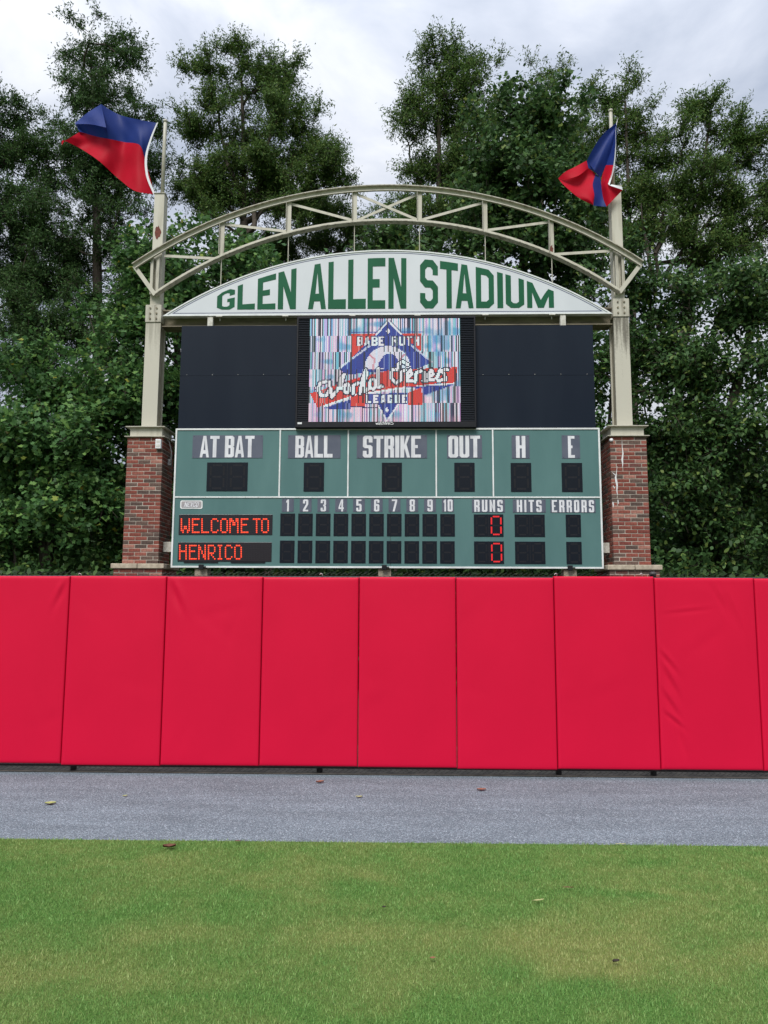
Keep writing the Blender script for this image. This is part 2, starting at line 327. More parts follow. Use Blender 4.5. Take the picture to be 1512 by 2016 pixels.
def text_loops(txt, x0, x1, z0, z1, gap=.16, space=.55, narrow=.42, **kw):
    wd = []
    for c in txt: wd.append(space if c == ' ' else narrow if c == 'I' else .8 if c == '1' else 1.0)
    tot = sum(wd)+gap*(len(txt)-1); s = (x1-x0)/tot; x = x0; res = []
    for c, wq in zip(txt, wd):
        if c != ' ':
            res.append([[(x+p[0]*wq*s, z0+p[1]*(z1-z0)) for p in l] for l in glyph(c, **kw)])
        x += (wq+gap)*s
    return res

# ================================================================== GROUND
YW, YB = 7.590, 13.092          # pad face, scoreboard face / pillar face
ZPB, ZPT = 0.079, 1.909         # pads' lower and upper edges
edgeL, edgeR = G(0, 1652), G(1512, 1667)
def grass_edge(x): return edgeL[1]+(edgeR[1]-edgeL[1])*(x-edgeL[0])/(edgeR[0]-edgeL[0])

mb = MB(); mb.add([(-400,-300,-.012),(400,-300,-.012),(400,700,-.012),(-400,700,-.012)], [(0,1,2,3)])
tag(mb.build('ground', mat('forest_soil', (.030, .026, .019), .95, (.055, .045, .030), 1.5, bump=.5, bscale=12)),
    'dark soil and leaf litter under the trees behind the fence', 'ground', kind='structure')

# dry patches of the lawn, in metres, from where they lie in the photograph
_p = [(330,1690,.55,.16,.5),(560,1735,.7,.2,.8),(300,1860,.5,.22,.7),(60,1900,.5,.25,.8),(600,1850,.5,.2,.55),(810,1730,.12,.06,.6),(1110,1850,.6,.22,.9),
      (1000,1890,.35,.18,.6),(1180,1900,.3,.15,.7),(1420,1760,.5,.12,.35),(1450,1880,.4,.3,.65),(880,1880,.4,.12,.4),(750,1905,.6,.15,.3),(430,1700,.35,.1,.4)]
PATCH = [(*G(a, b)[:2], c, d, e_) for a, b, c, d, e_ in _p]
_g = [(100,1780,.45,.15,.6),(730,1745,.4,.14,.6),(1250,1775,.6,.12,.8),(1390,1855,.35,.08,.5),(760,1990,.8,.12,.5),(1000,1980,.5,.12,.6),(300,1975,.4,.1,.3),(1300,1690,.8,.1,.3)]
GREENS = [(*G(a, b)[:2], c, d, e_) for a, b, c, d, e_ in _g]
def vnoise(x, y, s, seed):
    r = np.random.default_rng(seed); T = r.random((64, 64)); x = x*s+31.3; y = y*s+17.7
    xi = np.floor(x).astype(int); yi = np.floor(y).astype(int); fx = x-xi; fy = y-yi; fx = fx*fx*(3-2*fx); fy = fy*fy*(3-2*fy)
    g = lambda a, b: T[a % 64, b % 64]
    return (g(xi,yi)*(1-fx)+g(xi+1,yi)*fx)*(1-fy)+(g(xi,yi+1)*(1-fx)+g(xi+1,yi+1)*fx)*fy
def dryness(x, y):
    wx = x+.7*(vnoise(x, y, 1.6, 1)-.5)+.3*(vnoise(x, y, 5, 6)-.5); wy = y+.45*(vnoise(x, y, 1.9, 2)-.5)+.2*(vnoise(x, y, 5.5, 7)-.5)
    d = .22+.30*(vnoise(x, y, 1.1, 3)-.5)+.34*(vnoise(x, y, 4.5, 4)-.5)+.3*(vnoise(x, y, 14, 5)-.5)
    for a, b, sx, sy, k in PATCH: d = d+.50*k*np.exp(-((wx-a)/sx)**2-((wy-b)/sy)**2)
    for a, b, sx, sy, k in GREENS: d = d-.55*k*np.exp(-((wx-a)/sx)**2-((wy-b)/sy)**2)
    return np.clip(d, 0, 1)
# lawn sheet
nx, ny = 120, 70
xs = np.concatenate([[-60, -20], np.linspace(-6, 6, nx-4), [20, 60]]); ty = np.concatenate([[-60, -12, 0, 1.8], np.linspace(2.2, 5.0, ny-4)])
V = np.zeros((nx, ny, 3)); X2 = np.repeat(xs[:, None], ny, 1); Y2 = np.repeat(ty[None], nx, 0).copy(); Y2[:, 4:] = 2.2+(Y2[:, 4:]-2.2)/2.8*(grass_edge(X2[:, 4:])-2.2)
V[..., 0] = X2; V[..., 1] = Y2; V[..., 2] = .002
idx = np.arange(nx*ny).reshape(nx, ny); q = np.stack([idx[:-1, :-1], idx[1:, :-1], idx[1:, 1:], idx[:-1, 1:]], -1).reshape(-1, 4)
def lawn_mat():
    mt = bpy.data.materials.new('lawn_thatch'); mt.use_nodes = True; t = mt.node_tree; b = t.nodes['Principled BSDF']
    b.inputs['Roughness'].default_value = .9; b.inputs['Specular IOR Level'].default_value = .1
    a = nd(t, 'ShaderNodeAttribute', attribute_name='dry'); c = nd(t, 'ShaderNodeTexCoord'); n = nd(t, 'ShaderNodeTexNoise')
    n.inputs['Scale'].default_value = 170; n.inputs['Detail'].default_value = 4; t.links.new(c.outputs['Object'], n.inputs[0])
    r = nd(t, 'ShaderNodeValToRGB'); r.color_ramp.elements[0].color = (.040, .085, .020, 1); r.color_ramp.elements[1].color = (.15, .28, .065, 1)
    r.color_ramp.elements[0].position = .3; r.color_ramp.elements[1].position = .68; t.links.new(n.outputs[0], r.inputs[0])
    m_ = nd(t, 'ShaderNodeMix', data_type='RGBA'); t.links.new(a.outputs['Fac'], m_.inputs[0]); t.links.new(r.outputs[0], m_.inputs[6]); m_.inputs[7].default_value = (.25, .24, .085, 1)
    t.links.new(m_.outputs[2], b.inputs['Base Color'])
    bp = nd(t, 'ShaderNodeBump'); bp.inputs['Strength'].default_value = .8; bp.inputs['Distance'].default_value = .02
    t.links.new(n.outputs[0], bp.inputs['Height']); t.links.new(bp.outputs[0], b.inputs['Normal'])
    return mt
lawn = np_mesh('lawn', V.reshape(-1, 3), q.ravel(), np.full(len(q), 4), lawn_mat(), attrs={'dry': dryness(X2, Y2).ravel()*.8})
tag(lawn, 'mown outfield lawn with yellowed dry patches', 'lawn', kind='structure')
# grass blades
def grass():
    n = 560000
    y = 2.7+(6.0-2.7)*rng.random(n)**.92; x = (rng.random(n)*2-1)*(1.15+y*.62)
    keep = y < grass_edge(x)+.012*rng.standard_normal(n)+.02*(vnoise(x, y*0, 3, 9)-.5); x, y = x[keep], y[keep]; n = len(x)
    h = (.007+.013*rng.random(n))*(1+.3*(vnoise(x, y, 6, 11)-.5)); a = rng.random(n)*2*np.pi; wd = .0010+.0011*rng.random(n)
    wd = wd*(.75+y*.12); lean = rng.random(n)*.8*h; b = rng.random(n)*2*np.pi
    V = np.zeros((n, 3, 3)); V[:, 0] = np.stack([x-np.cos(a)*wd, y-np.sin(a)*wd, np.full(n, .001)], 1); V[:, 1] = np.stack([x+np.cos(a)*wd, y+np.sin(a)*wd, np.full(n, .001)], 1)
    V[:, 2] = np.stack([x+np.cos(b)*lean, y+np.sin(b)*lean, h], 1)
    d = dryness(x, y); d = np.clip(d+.16*rng.standard_normal(n), 0, 1)
    mt = island_mat('grass_blade', [(0, (0.073, 0.189, 0.041)), (.5, (0.137, 0.305, 0.073)), (1, (0.275, 0.482, 0.152))], .5, .25, .25, 'dry',
                    [(0, (.21, .27, .075)), (.5, (.33, .37, .125)), (1, (.52, .51, .24))])
    o = np_mesh('grass_blades', V.reshape(-1, 3), np.arange(n*3), np.full(n, 3), mt, attrs={'dry': np.repeat(d, 3)})
    tag(o, 'short green and yellowish grass blades of the outfield', 'grass', kind='stuff')
grass()

# warning track
xs = np.linspace(-30, 30, 61); mb = MB()
for i in range(60):
    mb.add([(xs[i], grass_edge(xs[i])-.03, -.004), (xs[i+1], grass_edge(xs[i+1])-.03, -.004), (xs[i+1], YW+.06, -.004), (xs[i], YW+.06, -.004)], [(0, 1, 2, 3)])
def track_mat():
    mt = bpy.data.materials.new('cinder_track'); mt.use_nodes = True; t = mt.node_tree; b = t.nodes['Principled BSDF']
    b.inputs['Roughness'].default_value = .85; b.inputs['Specular IOR Level'].default_value = .25
    c = nd(t, 'ShaderNodeTexCoord'); v = nd(t, 'ShaderNodeTexVoronoi'); v.inputs['Scale'].default_value = 165; t.links.new(c.outputs['Object'], v.inputs['Vector'])
    sp = nd(t, 'ShaderNodeSeparateColor'); t.links.new(v.outputs['Color'], sp.inputs[0])
    r = nd(t, 'ShaderNodeValToRGB'); e0, e1 = r.color_ramp.elements; e0.color = (.098, .120, .142, 1); e1.color = (.47, .53, .58, 1); e0.position = .0; e1.position = 1
    e = r.color_ramp.elements.new(.55); e.color = (.150, .186, .218, 1); e = r.color_ramp.elements.new(.85); e.color = (.245, .295, .335, 1)
    t.links.new(sp.outputs[0], r.inputs[0])
    n = nd(t, 'ShaderNodeTexNoise'); n.inputs['Scale'].default_value = 2.2; n.inputs['Detail'].default_value = 5
    mpg = nd(t, 'ShaderNodeMapping'); mpg.inputs['Scale'].default_value = (.45, 2.2, 1); t.links.new(c.outputs['Object'], mpg.inputs[0]); t.links.new(mpg.outputs[0], n.inputs[0])
    mr = nd(t, 'ShaderNodeMapRange'); mr.inputs[1].default_value = .3; mr.inputs[2].default_value = .7; mr.inputs[3].default_value = .84; mr.inputs[4].default_value = 1.12; t.links.new(n.outputs[0], mr.inputs[0])
    sv = nd(t, 'ShaderNodeVectorMath', operation='SCALE'); t.links.new(r.outputs[0], sv.inputs[0]); t.links.new(mr.outputs[0], sv.inputs['Scale'])
    t.links.new(sv.outputs[0], b.inputs['Base Color'])
    bp = nd(t, 'ShaderNodeBump'); bp.inputs['Strength'].default_value = .7; bp.inputs['Distance'].default_value = .006
    t.links.new(v.outputs['Distance'], bp.inputs['Height']); t.links.new(bp.outputs[0], b.inputs['Normal'])
    return mt
tag(mb.build('warning_track', track_mat()), 'grey crushed stone warning track between lawn and red pads', 'track', kind='structure')
def chips():
    n = 26000; y = 5.75+1.95*rng.random(n); x = (rng.random(n)*2-1)*6
    k = y > grass_edge(x)-.02; x, y = x[k], y[k]; n = len(x); s = .0018+.0030*rng.random(n)**2.0; a = rng.random(n)*6.28
    V = np.zeros((n, 5, 3))
    for j in range(4):
        t = a+j*np.pi/2+.4*rng.standard_normal(n); rr = s*(.7+.6*rng.random(n)); V[:, j] = np.stack([x+np.cos(t)*rr, y+np.sin(t)*rr, np.full(n, -.0045)], 1)
    V[:, 4] = np.stack([x+.3*s*rng.standard_normal(n), y+.3*s*rng.standard_normal(n), -.003+s*(.5+.5*rng.random(n))], 1)
    f = np.array([[0,1,4],[1,2,4],[2,3,4],[3,0,4]])[None]+np.arange(n)[:, None, None]*5
    mt = island_mat('stone_chip', [(0, (.05, .057, .075)), (.55, (.150, .186, .218)), (.88, (.27, .315, .355)), (1, (.56, .61, .67))], .8, .3)
    tag(np_mesh('stone_chips', V.reshape(-1, 3), f.ravel(), np.full(n*4, 3), mt), 'loose grey stone chips lying on the warning track', 'gravel', kind='stuff')
chips()
# strip of packed earth under the fence
mb = MB(); mb.add([(-30, YW+.05, .004), (30, YW+.05, .004), (30, YW+1.6, .004), (-30, YW+1.6, .004)], [(0,1,2,3)])
tag(mb.build('dirt_strip', mat('packed_dirt', (.10, .095, .085), .95, (.19, .175, .15), 9, bump=.6, bscale=60)), 'packed dark earth strip beneath and behind the fence', 'dirt', kind='structure')

# ================================================================== FENCE AND PADS
def seam(tx, ty, bx_, by_): return (U(tx, ty, YW)[0]+U(bx_, by_, YW)[0])/2
S = [seam(*s) for s in [(138,1136,118,1505),(327,1136,315,1507),(517,1136,510,1508),(706,1136,705,1510),(896,1137,902,1512),(1088,1137,1101,1515),(1286,1138,1304,1517),(1486,1139,1503,1520)]]
wpad = .967
S = [S[0]-3*wpad, S[0]-2*wpad, S[0]-wpad] + S + [S[-1]+wpad, S[-1]+2*wpad, S[-1]+3*wpad]
fence = empty('chain_link_fence', (0, YW+.10, 0))
tag(fence, 'black chain link fence carrying the red pads, its wire tips showing on top', 'fence')
YF = YW+.085
mb = MB()
zz0, zz1, st = .015, 1.962, .052
nst = int(round((zz1-zz0)/(st/2)))
for i in range(int((S[-1]-S[0])/st)+1):
    x0 = S[0]+i*st; pts = []
    for k in range(nst+1):
        z = zz0+k*(zz1-zz0)/nst; pts.append((x0+(k % 2)*st*1.02, YF+(.0035 if k % 2 else -.0035), z))
    P = np.array(pts)
    o = len(mb.v); rr = .0027
    for p in P:
        mb.v += [(p[0]-rr, p[1]-rr, p[2]), (p[0]+rr, p[1]-rr, p[2]), (p[0], p[1]+rr, p[2])]
    for k in range(nst):
        for a in range(3):
            b_ = (a+1) % 3; mb.f.append((o+3*k+a, o+3*k+b_, o+3*k+3+b_, o+3*k+3+a)); mb.mi.append(0)
wire = mb.build('wire_mesh', 'fence', fence); wire['kind'] = 'stuff'
mb = MB(); mb.tube([(S[0], YF+.03, 1.905), (S[-1], YF+.03, 1.905)], .021, 10); mb.build('top_rail', 'rail', fence, smooth=True)
mb = MB(); mb.tube([(S[0], YF+.03, .055), (S[-1], YF+.03, .055)], .012, 8); mb.build('bottom_rail', 'rail', fence, smooth=True)
for px in (140, 628, 1102, 1290):
    x = U(px, 1515, YF)[0]; mb = MB(); mb.tube([(x, YF+.055, -.05), (x, YF+.055, 1.925)], .030, 12)
    po = mb.build('post', 'rail', fence, smooth=True)
    if px == 1290:
        mb = MB(); xx = U(1285, 1128, YF+.055)[0]
        mb.tube([(xx, YF+.055, 1.90), (xx, YF+.055, 1.945), (xx, YF+.055, 1.947), (xx, YF+.055, 1.968), (xx, YF+.055, 1.980)], [.031, .031, .036, .034, .014], 12)
        c_ = mb.build('post_cap', 'rail', fence, smooth=True)
    pass
for px in (157, 1094, 1262, 632):
    c = U(px, 1131, YF-.005); mb = MB()
    mb.tube([(c[0]-.012, c[1], c[2]), (c[0], c[1]-.012, c[2]+.012), (c[0]+.012, c[1], c[2]+.004), (c[0]+.016, c[1]+.02, c[2]-.02)], .004, 6); mb.build('cable_tie', 'white_plastic', fence)

def make_pad(i, x0, x1):
    nxp, nzp = (80, 120) if i in (2, 4, 9) else (30, 50); g = .0035
    x0 += g; x1 -= g
    r = np.random.default_rng(100+i); dz0 = .006*r.standard_normal(); dz1 = .004*r.standard_normal()
    u = np.concatenate([[0, 0, .004, .012], np.linspace(.03, .97, nxp-8), [.988, .996, 1, 1]])
    v = np.concatenate([[0, 0, .003, .008], np.linspace(.02, .98, nzp-8), [.992, .997, 1, 1]])
    eu = np.array([.058, .016, .005, .0015]+[0]*(nxp-8)+[.0015, .005, .016, .058])
    ev = np.array([.058, .016, .005, .0015]+[0]*(nzp-8)+[.0015, .005, .016, .058])
    Ug, Vg = np.meshgrid(u, v, indexing='ij')
    D = np.maximum(eu[:, None], ev[None])
    # soft bulges, sag, and creases of the stretched vinyl
    b = -.006*np.sin(np.pi*np.clip(Ug, 0, 1))*np.sin(np.pi*np.clip(Vg, 0, 1))
    b += .003*(vnoise(Ug*3+i*7, Vg*5, 1, 21+i)-.5)
    edge = np.clip(np.minimum(Ug, 1-Ug)*12, 0, 1)*np.clip(np.minimum(Vg, 1-Vg)*20, 0, 1)
    X_, Z_ = Ug*(x1-x0), Vg*(ZPT-ZPB)
    def crease(cx, cz, ang, L, wd, amp):
        dx_, dz_ = X_-cx, Z_-cz; al = dx_*math.cos(ang)+dz_*math.sin(ang); ac = -dx_*math.sin(ang)+dz_*math.cos(ang)
        return amp*np.exp(-(al/L)**2)*(np.exp(-(ac/wd)**2)-.6*np.exp(-((ac-wd*1.6)/wd)**2))
    if i == 9:
        for cx, cz, an, L, wd, am in [(.07,1.05,-.9,.16,.022,.010),(.10,.86,-1.1,.17,.024,.012),(.08,.66,-1.0,.18,.022,.010),(.12,.47,-.7,.13,.02,.009),(.18,.33,-1.3,.2,.03,.008),(.62,1.62,-1.1,.18,.03,.006),(.72,1.55,-1.2,.2,.03,.006),(.3,1.5,.1,.2,.02,.003)]:
            b += crease(cx, cz, an, L, wd, am*1.0)
    if i == 4: b += crease(.08, 1.66, -1.15, .18, .035, .012)
    if i == 2: b += crease(.90, 1.68, 1.15, .16, .03, .010)
    for q_ in range(4):
        b += crease(r.random()*.9, r.random()*1.8, r.random()*3, .25, .06, .0014)
    Vv = np.stack([x0+Ug*(x1-x0), YW+D+b*edge, ZPB+Vg*(ZPT-ZPB)+dz1*(1-Vg)+dz0*Vg], -1)
    idx = np.arange(nxp*nzp).reshape(nxp, nzp); q = np.stack([idx[:-1, :-1], idx[1:, :-1], idx[1:, 1:], idx[:-1, 1:]], -1).reshape(-1, 4)
    cx = (x0+x1)/2
    back = [idx[0, 0], idx[0, -1], idx[-1, -1], idx[-1, 0]]
    q = np.concatenate([q, [back]])
    V_ = Vv.reshape(-1, 3)-np.array([cx, YW, 0])
    o = np_mesh('wall_pad', V_, q.ravel(), np.full(len(q), 4), M['pad'], smooth=True); o.location = (cx, YW, 0)
    o.data.polygons[len(q)-1].use_smooth = False
    lab = {2: 'red padded wall panel with pulled fold in top corner, before leafy tree',
           3: 'red padded wall panel right below brick pillar with white box', 4: 'red padded wall panel below the WELCOME TO message, creased at top corner',
           5: 'red padded wall panel below the BALL caption', 6: 'red padded wall panel below the STRIKE caption', 7: 'red padded wall panel below the RUNS and HITS columns',
           8: 'red padded wall panel below ERRORS column and drip streaked pillar', 9: 'red padded wall panel with slanting creases along one side seam',
           10: 'red padded wall panel adjoining the creased panel, away from the scoreboard'}.get(i, 'smooth red padded wall panel far along the outfield fence')
    tag(o, lab, 'wall pad', 'red pads along the outfield fence')
for i in range(len(S)-1):
    if 1 <= i <= len(S)-3: make_pad(i, S[i], S[i+1])
# scuff on one pad
c = U(753, 1475, YW-.009)

# ================================================================== BRICK PILLARS
BL, BH, BD, J = .203, .0577, .092, .010
CH = BH+J; NC = 33; ZL = 2.319
brick_cache = {}
def brick_mesh(l, d, h):
    k = (round(l, 3), round(d, 3), round(h, 3))
    if k not in brick_cache:
        bm = bmesh.new(); bmesh.ops.create_cube(bm, size=1)
        for v_ in bm.verts: v_.co = Vector((v_.co.x*l, v_.co.y*d, v_.co.z*h))
        bmesh.ops.bevel(bm, geom=[e_ for e_ in bm.edges], offset=.0035, segments=1, affect='EDGES')
        me = bpy.data.meshes.new('brick'); bm.to_mesh(me); bm.free(); me.materials.append(M['brick']); brick_cache[k] = me
    return brick_cache[k]
def course_layout(n, odd):
    """bricks of one course of a square shaft n bricks wide: (cx, cy, lx, ly, side)"""
    W_ = n*BL+(n-1)*J; res = []
    # run A along front/back (full), B along the sides between
    inner = W_-2*BD-2*J; k = n-1; bl = (inner-(k-1)*J)/k
    for s_, nm in ((-1, 'front'), (1, 'back')):
        for i in range(n): res.append((-W_/2+BL/2+i*(BL+J), s_*(W_/2-BD/2), BL, BD, nm))
    for s_, nm in ((-1, 'left'), (1, 'right')):
        for i in range(k): res.append((s_*(W_/2-BD/2), -inner/2+bl/2+i*(bl+J), BD, bl, nm))
    if odd:
        rot = {'front': 'right', 'right': 'back', 'back': 'left', 'left': 'front'}
        res = [(-y, x, ly, lx, rot[s_]) for x, y, lx, ly, s_ in res]
    return res
def pillar(px_top, px_bot, label, mirror):
    xc = (U(px_top[0], 860, YB)[0]+U(px_top[1], 860, YB)[0]+U(px_bot[0], 1111, YB)[0]+U(px_bot[1], 1111, YB)[0])/4
    W_ = 3*BL+2*J; yc = YB+W_/2
    root = empty('brick_pillar', (xc, yc, 0)); tag(root, label, 'pillar', 'brick pillars beside the scoreboard')
    r = np.random.default_rng(int(px_top[0]))
    core = MB(); h = W_/2-.004; core.box(xc-h, xc+h, yc-h, yc+h, ZL, ZL+NC*CH+.002)
    W4 = 4*BL+3*J; h4 = W4/2-.004; core.box(xc-h4, xc+h4, yc-h4, yc+h4, -.05, ZL-.087)
    core.build('mortar_core', 'mortar', root)
    def lay(x, y, z, lx, ly):
        long_x = lx >= ly
        me = brick_mesh(max(lx, ly), min(lx, ly), BH)
        o = bpy.data.objects.new('brick', me); COL.objects.link(o); o.parent = root
        o.location = (x+.0012*r.standard_normal(), y+.0014*r.standard_normal(), z+.0008*r.standard_normal())
        o.rotation_euler = (0, .004*r.standard_normal(), (0 if long_x else math.pi/2)+.004*r.standard_normal())
    rest = MB()
    for c_ in range(NC):
        z = ZL+c_*CH+J/2+BH/2
        for x, y, lx, ly, s_ in course_layout(3, c_ % 2):
            far = 'left' if mirror < 0 else 'right'     # side turned away from the board
            if s_ == 'back': rest.box(xc+x-lx/2, xc+x+lx/2, yc+y-ly/2, yc+y+ly/2, z-BH/2, z+BH/2)
            else: lay(x, y, z, lx, ly)
    # plinth
    for c_ in range(20):
        z = ZL-.087-J-BH/2-c_*CH
        if z < .03: break
        for x, y, lx, ly, s_ in course_layout(4, (c_+1) % 2):
            if c_ < 3 and s_ != 'back': lay(x, y, z, lx, ly)
            else: rest.box(xc+x-lx/2, xc+x+lx/2, yc+y-ly/2, yc+y+ly/2, z-BH/2, z+BH/2)
    ro = rest.build('rear_bricks', 'brick', root); ro['kind'] = 'stuff'
    # stone ledge, two slabs on the front, two behind
    hl = W4/2+.038
    for sx_ in (-1, 1):
        for sy_ in (-1, 1):
            mb = MB(); a, b_ = (.004, hl) if sx_ > 0 else (-hl, -.004); c1, c2 = (.004, hl) if sy_ > 0 else (-hl, -.004)
            mb.box(xc+a, xc+b_, yc+c1, yc+c2, ZL-.085, ZL-.001); mb.build('ledge_stone', 'stone', root, bevel=.010)
    return root, xc, yc
pL, xL, ycol = pillar((251.4, 320), (240.6, 311.7), 'brick pillar with small white box near its top, beside AT BAT caption', -1)
pR, xR, _ = pillar((1202, 1270.8), (1208, 1282.8), 'brick pillar streaked with white drips beside the H and E captions', 1)
# white drips on the right pillar
def ribbon(pts, wid, name, material, parent, y):
    mb = MB(); P = [U(a, b, y) for a, b in pts]
    top = [(p[0]-w_/2, p[2]) for p, w_ in zip(P, wid)]+[(p[0]+w_/2, p[2]) for p, w_ in reversed(list(zip(P, wid)))]
    mb.poly([top], y, .003); return mb.build(name, material, parent)
yd = YB-.004
ribbon([(1224.5,868),(1225,880),(1226.5,893),(1225,905),(1226,913),(1225.5,922)], [.004,.008,.022,.030,.018,.003], 'white_drip', 'paint_drip', pR, yd)
ribbon([(1215,918),(1213.5,932),(1212,940),(1213.5,948),(1215,956),(1214.5,966),(1215.5,974)], [.004,.012,.028,.036,.026,.018,.010], 'white_drip', 'paint_drip', pR, yd)
ribbon([(1206,930),(1209,933),(1212,936)], [.006,.020,.010], 'white_drip', 'paint_drip', pR, yd-.001)
ribbon([(1207,956),(1209,959),(1210,962)], [.010,.018,.006], 'white_drip', 'paint_drip', pR, yd-.001)
ribbon([(1216.5,984),(1217,989),(1218,992)], [.014,.018,.006], 'white_drip', 'paint_drip', pR, yd)
ribbon([(1206.5,988),(1207.5,993),(1207.5,999)], [.016,.020,.006], 'white_drip', 'paint_drip', pR, yd)
# white junction box on left pillar, sensor dome on right one
a, b = U(308.5, 866, YB), U(318.5, 884.5, YB); mb = MB(); mb.box(a[0], b[0], YB-.07, YB+.002, b[2], a[2])
wb = mb.build('electrical_box', 'white_plastic', None, bevel=.008, origin=((a[0]+b[0])/2, YB, b[2]))
tag(wb, 'small white electrical box mounted near top of brick pillar', 'electrical box')
for k in range(2):
    mb = MB(); zc_ = b[2]+(a[2]-b[2])*(.72-.42*k); mb.box(a[0]+.018, b[0]-.018, YB-.073, YB-.069, zc_-.022, zc_+.022); mb.build('cover', 'bracket', wb)
mb = MB(); cc = U(1203.5, 867, YB)
mb.tube([(cc[0]-.005, YB-.045, cc[2]), (cc[0]-.005, YB-.03, cc[2]), (cc[0]-.005, YB+.004, cc[2])], [.018, .032, .034], 12)
tag(mb.build('sensor_dome', 'white_plastic', None, smooth=True, origin=tuple(cc)), 'small white dome fixed at top corner of drip-streaked pillar', 'sensor')

# ================================================================== STEEL COLUMNS
Z = lambda py, Y: U(756, py, Y)[2]
def column(xc, px_up_top, py, label, rusty):
    """py: dict of photo heights"""
    root = empty('steel_column', (xc, ycol, py['base'])); tag(root, label, 'column', 'cream columns standing on the brick pillars')
    zb = ZL+NC*CH+.002
    z1 = zb+.012; z2 = z1+.165; z3 = z2+.014
    mb = MB(); mb.box(xc-.36, xc+.36, ycol-.36, ycol+.36, zb, z1); mb.build('bottom_flange', 'steel', root, bevel=.002)
    mb = MB(); mb.box(xc-.285, xc+.285, ycol-.285, ycol+.285, z1, z2); mb.build('cap_box', 'steel', root, bevel=.004)
    mb = MB(); mb.box(xc-.35, xc+.35, ycol-.35, ycol+.35, z2, z3); mb.build('top_flange', 'steel', root, bevel=.002)
    zs0, zs1, zt = py['splice0'], py['splice1'], py['top']
    hw, dp = .138, .150
    fm = stained('stained_cream_steel', zs0, .9 if rusty else 1.3, .35 if rusty else .9)
    # wide-flange shaft: two flanges and a web
    mb = MB(); mb.box(xc-hw, xc+hw, ycol-dp, ycol-dp+.022, z3, zs0+.05); mb.build('front_flange', fm, root, bevel=.002)
    mb = MB(); mb.box(xc-hw, xc+hw, ycol+dp-.022, ycol+dp, z3, zs0+.05); mb.build('rear_flange', 'steel', root, bevel=.002)
    mb = MB(); mb.box(xc-hw+.03, xc+hw-.03, ycol-dp+.022, ycol+dp-.022, z3, zs0+.05); mb.build('web', 'steel_web', root)
    mb = MB(); mb.box(xc-hw-.008, xc+hw+.008, ycol-dp-.018, ycol+dp+.018, zs0, zs1); sp_ = mb.build('splice_box', 'steel_dirty', root, bevel=.003)
    for i in (-1, 1):
        for k in range(3):
            mb = MB(); zz = zs0+(zs1-zs0)*(.2+.3*k); yy = ycol-dp-.018
            mb.tube([(xc+i*.058, yy, zz), (xc+i*.058, yy-.016, zz)], .017, 6); mb.build('bolt', 'steel_grimy', sp_)
    hu = .094
    mb = MB(); mb.box(xc-hu, xc+hu, ycol-.10, ycol+.10, zs1, zt); us = mb.build('upper_shaft', 'steel', root, bevel=.003)
    mb = MB(); mb.box(xc-hu-.014, xc+hu+.014, ycol-.115, ycol+.115, zt, zt+.014); mb.build('cap_plate', 'steel_dirty', root, bevel=.002)
    if rusty:
        c_ = U(311, 458, ycol-.10); rr = np.random.default_rng(5); n = 18
        lp = [(c_[0]+(.055+.025*rr.random())*math.cos(t)*(.85), c_[2]+(.095+.05*rr.random())*math.sin(t)) for t in np.linspace(0, 2*math.pi, n, endpoint=False)]
        mb = MB(); mb.poly([lp], ycol-.1025, .002); mb.build('rust_patch', 'rust', us)
    return zt+.014
yc0 = ycol-.15
zL = dict(base=ZL+NC*CH, splice0=Z(632, yc0), splice1=Z(598, yc0), top=Z(377, ycol-.1))
topL = column(xL, None, zL, 'cream steel column with rust patch, carrying the spread flag', True)
zR = dict(base=ZL+NC*CH, splice0=Z(626, yc0), splice1=Z(591, yc0), top=Z(371, ycol-.1))
topR = column(xR, None, zR, 'cream steel column stained below its splice, carrying the crumpled flag', False)
def flagpole(xc, z0, py_top, label):
    z1 = Z(py_top, ycol); mb = MB()
    mb.tube([(xc, ycol, z0), (xc, ycol, z1-.02), (xc, ycol, z1)], [.036, .034, .022], 14)
    root = mb.build('flagpole', 'pole', None, smooth=True, origin=(xc, ycol, z0)); tag(root, label, 'flagpole', 'flagpoles on the steel columns')
    mb = MB(); mb.tube([(xc, ycol, z1), (xc, ycol, z1+.015), (xc, ycol, z1+.045), (xc, ycol, z1+.06)], [.022, .040, .040, .014], 12); mb.build('finial', 'pole', root, smooth=True)
    mb = MB(); mb.box(xc-.06, xc+.06, ycol-.06, ycol+.06, z0, z0+.012); mb.build('foot_plate', 'steel_dirty', root)
    return z1
zpL = flagpole(xL+.02, topL, 236, 'short cream flagpole flying the spread flag')
zpR = flagpole(xR-.02, topR, 226, 'short cream flagpole with crumpled flag wrapped at its foot')

# ================================================================== ARCH TRUSS
YT = ycol-.15-.075            # front of the truss, just ahead of the columns
def circ_fit(pts):
    P = np.array(pts); A = np.stack([2*P[:, 0], 2*P[:, 1], np.ones(len(P))], 1); b_ = (P**2).sum(1)
    s_, *_ = np.linalg.lstsq(A, b_, rcond=None); return s_[0], s_[1], math.sqrt(s_[2]+s_[0]**2+s_[1]**2)
tp = [U(*p, YT)[[0, 2]] for p in [(262,520),(435,434),(568,391),(697,368),(826,367),(955,387),(1085,429),(1265,515)]]
bp_ = [U(*p, YT)[[0, 2]] for p in [(305,580),(435,507),(568,459),(697,438),(826,438),(957,459),(1087,501),(1220,575)]]
tc_, bc_ = circ_fit(tp), circ_fit(bp_)
arc = lambda c_, x: c_[1]+math.sqrt(c_[2]**2-(x-c_[0])**2)
truss = empty('arch_truss', ((xL+xR)/2, ycol, arc(bc_, xL))); tag(truss, 'curved cream steel arch truss spanning the columns above the stadium sign', 'truss')
